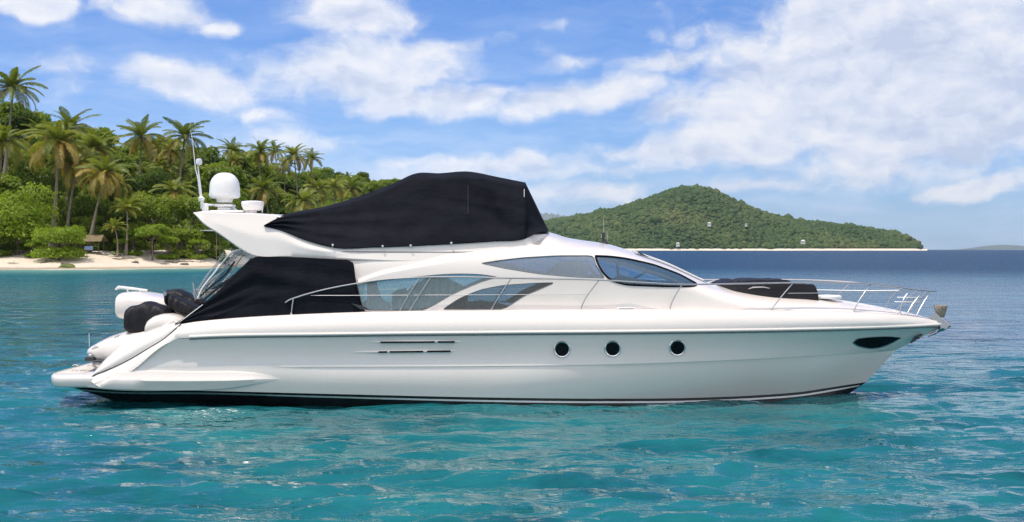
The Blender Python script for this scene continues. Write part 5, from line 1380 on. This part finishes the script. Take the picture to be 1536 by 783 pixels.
mb = MB(); mb.box((.3, 0, zr), (10.2, 3.6, .22), .04); rf = mb.build('roof', mat('weathered_white_board', (.55, .57, .56), .7, var=(3, .12)), shel)
for x in (-.4, 2.9):
    for y in (-1.5, 1.5):
        mb = MB(); mb.tube([(x, y, -.5), (x, y, zr - .1)], .06, 7); mb.build('post', LF['palm_bark'], shel)
mb = MB(); mb.box((-2.6, 0, zr + .55), (1.1, 1.1, .85), .12); mb.build('water_tank', M['white_plastic'], shel)
mb = MB(); mb.tube([(-4.4, 0, zr + .1), (-4.3, 0, zr + .8), (-3.1, 0, zr + .85)], .05, 6); mb.build('pipe', M['white_plastic'], shel)
# driftwood, stones, loungers
def drift(px, d, ln, rot, label, r=.09):
    mb = MB(); p = at_land(px, d, .08); rs = random.Random(int(px)); ca, sa = math.cos(rot), math.sin(rot); pts = []
    for k in range(7): t = k / 6 - .5; pts.append((ln * t * ca, ln * t * sa, .06 + .12 * rs.random() + .1 * abs(t)))
    mb.tube(pts, [r * .4, r, r * 1.1, r, r * .9, r * .6, r * .3], 7); mb.tube([pts[3], (pts[3][0] + .3, pts[3][1] - .2, pts[3][2] + .5)], [r * .6, r * .2], 6)
    o = mb.build('driftwood', LF['bark'], None); o.location = p; return tag(o, label, 'driftwood', 'driftwood on the beach')
drift(268, 252, 5.5, .3, 'longest dark driftwood branch lying on the sand left of the cockpit curtain', .14)
drift(285, 256, 4.2, -.5, 'driftwood branch crossing behind the longest one')
drift(300, 254, 3.6, .15, 'thin driftwood branch nearest the cockpit curtain')
drift(183, 248, 4.0, .1, 'driftwood log lying below the small umbrella shaped tree', .12)
drift(76, 239, 2.4, .4, 'short driftwood stick lying in front of the round beach bush')
drift(20, 236, 2.6, -.2, 'driftwood stick alone on the sand at the left edge')
drift(248, 247, 2.2, .7, 'little bent driftwood piece beside the dark rock')
def rock(px, d, r, label, kind):
    bm = bmesh.new(); bmesh.ops.create_icosphere(bm, subdivisions=3, radius=r); rs = random.Random(int(px * 3))
    a, b_, c = rs.uniform(2, 4) / r, rs.uniform(2, 4) / r, rs.uniform(0, 6)
    for v in bm.verts: k = 1 + .18 * math.sin(a * v.co.x + c) * math.sin(b_ * v.co.y + c) + .10 * math.sin(2.3 * a * v.co.z + v.co.x * b_); v.co = Vector((v.co.x * k * 1.4, v.co.y * k, v.co.z * k * .55))
    me = bpy.data.meshes.new('rock'); bm.to_mesh(me); bm.free(); me.polygons.foreach_set('use_smooth', [True] * len(me.polygons))
    o = link('rock', me, kind); o.location = at_land(px, d, .05); return tag(o, label, 'rock', 'rocks on the beach')
RK = mat('dark_rock', (.13, .11, .085), .9, var=(2, .4), bump=(5, .8, .05)); MS = mat('mossy_rock', (.10, .13, .03), .9, var=(2, .4), bump=(5, .8, .05))
rock(101, 231.5, 1.1, 'low mossy green rock at the water line in front of the round bush', MS)
rock(97, 237, .55, 'small dark rock on the sand just above the mossy rock', RK)
rock(277, 249, .6, 'dark rock on the sand below the flybridge tip', RK)
rock(262, 251, .5, 'brown stone left of the dark rock below the flybridge tip', RK)
rock(203, 246, .55, 'dark stone by the water below the umbrella shaped tree', RK)
rock(66, 238, .45, 'little dark stone left of the mossy rock', RK)
BS = mat('sun_bleached_board', (.62, .62, .60), .6, var=(3, .1))
def lounger(px, d, rz, label):
    o = empty('beach_lounger', tuple(at_land(px, d)), rz); tag(o, label, 'lounger', 'loungers on the beach')
    mb = MB(); mb.box((.2, 0, .38), (1.5, .7, .08), .02); mb.build('seat', BS, o)
    mb = MB(); mb.box((-.85, 0, .62), (.8, .7, .08), .02, rot=Matrix.Rotation(R(38), 3, 'Y')); mb.build('backrest', BS, o)
    for x in (-.4, .8):
        for y in (-.28, .28):
            mb = MB(); mb.tube([(x, y, -.1), (x, y, .36)], .035, 6); mb.build('leg', BS, o)
lounger(66, 247, .3, 'white lounger under the left side of the round bush')
lounger(160, 252, -.2, 'pale lounger on the sand right of the beach hut')
lounger(177, 253, .2, 'pale lounger in front of the tiny feathery palm')

# ================================================================== THE FAR ISLAND
ID = 4000.0
isl_py = smooth_interp([(560, 376), (620, 371), (700, 355), (780, 339.5), (830, 329.5), (870, 322.5), (911, 315), (945, 305.5), (978, 294.5), (1011, 283), (1030, 280), (1046, 279.5), (1062, 282), (1078, 288), (1111, 304.5), (1145, 318), (1178, 326.5), (1245, 335), (1312, 343.5), (1352, 351.5), (1375, 363), (1383, 371.5), (1389, 377)])
def isl_h(px, w):
    """w: -1 front shore .. 0 ridge .. 1 back shore"""
    top = CH + (HZ - isl_py(px)) / F * ID - 5
    prof = np.where(w < 0, np.sin(np.clip(1 + w, 0, 1) * math.pi / 2) ** 1.15, np.cos(np.clip(w, 0, 1) * math.pi / 2))
    return np.maximum(top, -4) * prof + 9 * np.sin(px * .035 + 5 * w) * np.sin(w * 7 + px * .02) * np.clip(prof * (1 - prof) * 4, 0, 1) - 2 * (prof < .02)
pw_, ww_ = np.meshgrid(np.linspace(560, 1391, 300), np.linspace(-1, 1, 70), indexing='ij')
def isl_xyz(px, w): dep = ID + 420 * w * (1 - .35 * ((np.asarray(px) - 1000) / 420) ** 2 * .6); return np.stack([(px - 768) / F * dep, dep + CY, isl_h(px, w)], -1)
IV = isl_xyz(pw_, ww_); idx = np.arange(pw_.size).reshape(pw_.shape)
q = np.stack([idx[:-1, :-1], idx[1:, :-1], idx[1:, 1:], idx[:-1, 1:]], -1).reshape(-1, 4)
def island_mat():
    m = mat('island_ground', (.08, .09, .035), .95); t = m.node_tree; b = t.nodes['Principled BSDF']; g = N(t, 'ShaderNodeNewGeometry'); sp_ = N(t, 'ShaderNodeSeparateXYZ'); L(t, g.outputs['Position'], sp_.inputs[0])
    n = N(t, 'ShaderNodeTexNoise', i_Scale=.012, i_Detail=6.0); L(t, g.outputs['Position'], n.inputs['Vector'])
    c = ramp(t, n.outputs['Fac'], [(.3, (.03, .05, .015)), (.6, (.055, .075, .02)), (.75, (.16, .15, .07))]).outputs[0]
    k = N(t, 'ShaderNodeMapRange'); L(t, sp_.outputs[2], k.inputs[0]); k.inputs[1].default_value = 4.5; k.inputs[2].default_value = 6.5
    L(t, mixc(t, k.outputs[0], (.70, .62, .50), c), b.inputs['Base Color']); return m
isl = link('island', fast_mesh('island', IV.reshape(-1, 3), q, smooth=True), island_mat()); tag(isl, kind='structure')
# forest: crowns of many sizes over the island
rs = np.random.default_rng(33); NI = 34000
bm = bmesh.new(); bmesh.ops.create_icosphere(bm, subdivisions=1, radius=1); bm.verts.ensure_lookup_table(); IC = np.array([v.co[:] for v in bm.verts]); IT = np.array([[v.index for v in f_.verts] for f_ in bm.faces]); bm.free()
px = rs.uniform(600, 1388, NI); w = -1 + 1.12 * rs.random(NI) ** .9; P3 = isl_xyz(px, w); keep = P3[:, 2] > 7; P3 = P3[keep]; NI = len(P3)
rad = rs.lognormal(math.log(4.9), .30, NI); rad = np.where(rs.random(NI) < .06, rad * 1.5, rad); nv = len(IC)
ph = rs.uniform(0, 6.28, (NI, 1)); f1 = IC[None, :, :]
dsp = 1 + .20 * np.sin(3.1 * IC[None, :, 0] + ph) * np.cos(3.7 * IC[None, :, 1] + 2 * ph) + .16 * np.sin(6.3 * IC[None, :, 2] + 5.1 * IC[None, :, 0] + 3 * ph) + .10 * rs.normal(size=(NI, nv))
V = P3[:, None, :] + f1 * (dsp * rad[:, None])[..., None] * np.array([1, 1, .72]) + np.array([0, 0, .22]) * rad[:, None, None]
T = (IT[None] + (np.arange(NI) * nv)[:, None, None]).reshape(-1, 3)
base = np.clip(rs.normal(.45, .2, NI) + .16 * np.sin(P3[:, 0] * .021 + P3[:, 2] * .04) + .26 * np.sin(P3[:, 0] * .006 + 2) * np.sin(P3[:, 1] * .009 + P3[:, 2] * .03), 0, 1)
rnd = np.clip(np.repeat(base, nv) + rs.normal(0, .05, NI * nv), 0, 1)
ifm = leaf_mat('island_forest', [(.05, (.020, .048, .012)), (.4, (.038, .078, .017)), (.7, (.062, .105, .024)), (1.0, (.125, .135, .04))], transl=.1, rough=.8)
fo = link('island_forest', fast_mesh('island_forest', V.reshape(-1, 3), None, T, attrs={'rnd': rnd}, smooth=False), ifm); tag(fo, 'dense forest covering the cone shaped island across the water', 'forest', kind='stuff')
# sandy shore of the island
spx = np.linspace(640, 1388, 160); G = []
for x in spx:
    p = isl_xyz(x, np.array(-1.0)); k = .5 + .5 * math.sin(x * .11) * math.sin(x * .037 + 1)
    G.append([(p[0], p[1] - 16 - 8 * k, -1), (p[0], p[1] - 13, -.8 + 1.5 * k), (p[0], p[1] - 2, -.8 + 3.4 * k), (p[0], p[1] + 14, .2 + 2.6 * k)])
mb = MB(); mb.grid(np.array(G)); sh = mb.build('island_beach', mat('pale_sand', (.66, .58, .47), .95, var=(.02, .2)), None); tag(sh, kind='structure')
def villa(px, w, sx, label, roof=(.30, .22, .17)):
    p = isl_xyz(px, np.array(w)); o = empty('island_house', (p[0], p[1] - 12, p[2] + 6.5)); tag(o, label, 'house', 'houses on the island'); o.scale = (sx,) * 3
    mb = MB(); mb.box((0, 0, 0), (11, 8, 12)); mb.build('wall', mat('white_render', (.75, .73, .68), .8), o)
    mb = MB(); mb.add([(-6.2, -4.8, 6), (6.2, -4.8, 6), (6.2, 4.8, 6), (-6.2, 4.8, 6), (-3, 0, 9), (3, 0, 9)], [[0, 1, 5, 4], [1, 2, 5], [2, 3, 4, 5], [3, 0, 4], [0, 3, 2, 1]], smooth=False); mb.build('roof', mat('tile_roof', roof, .8), o)
    for x in (-3.2, 0, 3.2):
        mb = MB(); mb.box((x, -4.02, 2.2), (1.5, .1, 2.2)); mb.build('window', M['black_gloss'], o)
villa(903, -.78, .6, 'small pale house high on the left flank of the island', (.5, .4, .33))
villa(1063, -.72, .85, 'white house in the middle of the island slope', (.6, .58, .55))
villa(1118, -.68, .6, 'tiny tan house right of the middle white house', (.35, .25, .18))
villa(1203, -.86, 1.0, 'wide white house low on the right part of the island', (.66, .64, .6))
villa(1016, -.95, .8, 'house close to the island beach nearest the bow cover', (.6, .58, .55))
# far hills: blue with distance
def far_hill(prof, d, name, depth):
    f_ = smooth_interp(prof); xs = np.linspace(prof[0][0], prof[-1][0], 90); G = []
    for x in xs:
        h = max(-4., CH + (HZ - float(f_(x))) / F * d); h += .03 * h * math.sin(x * .7) + .02 * h * math.sin(x * 1.9)
        G.append([((x - 768) / F * d, CY + d + depth * w, h * (math.cos(w * math.pi / 2)) - 1) for w in np.linspace(-1, 1, 13)])
    mb = MB(); mb.grid(np.array(G)); o = mb.build(name, mat('distant_green', (.06, .08, .04), .95, var=(.004, .3)), None); return tag(o, kind='structure')
far_hill([(700, 376), (740, 352), (780, 330), (812, 321), (835, 322), (856, 326), (880, 333), (930, 352), (990, 374.5)], 29000, 'far_hills', 2500)
far_hill([(1455, 375), (1480, 369.5), (1500, 367.5), (1525, 368.5), (1560, 372), (1585, 375)], 30500, 'far_hills', 1500)

# ================================================================== THE AIR
mb = MB(); mb.box((0, CY, 497), (66000, 66000, 1000)); hz = mb.build('haze', None, None, angle=None)
hm = bpy.data.materials.new('sea_air'); hm.use_nodes = True; ht = hm.node_tree; ht.nodes.clear()
pv = N(ht, 'ShaderNodeVolumePrincipled'); pv.inputs['Color'].default_value = (.80, .89, 1, 1); pv.inputs['Density'].default_value = 1.8e-5; pv.inputs['Anisotropy'].default_value = .2
L(ht, pv.outputs[0], N(ht, 'ShaderNodeOutputMaterial').inputs['Volume']); hz.data.materials.append(hm); tag(hz, 'thin blue sea haze filling the air over the bay', 'haze', kind='stuff')
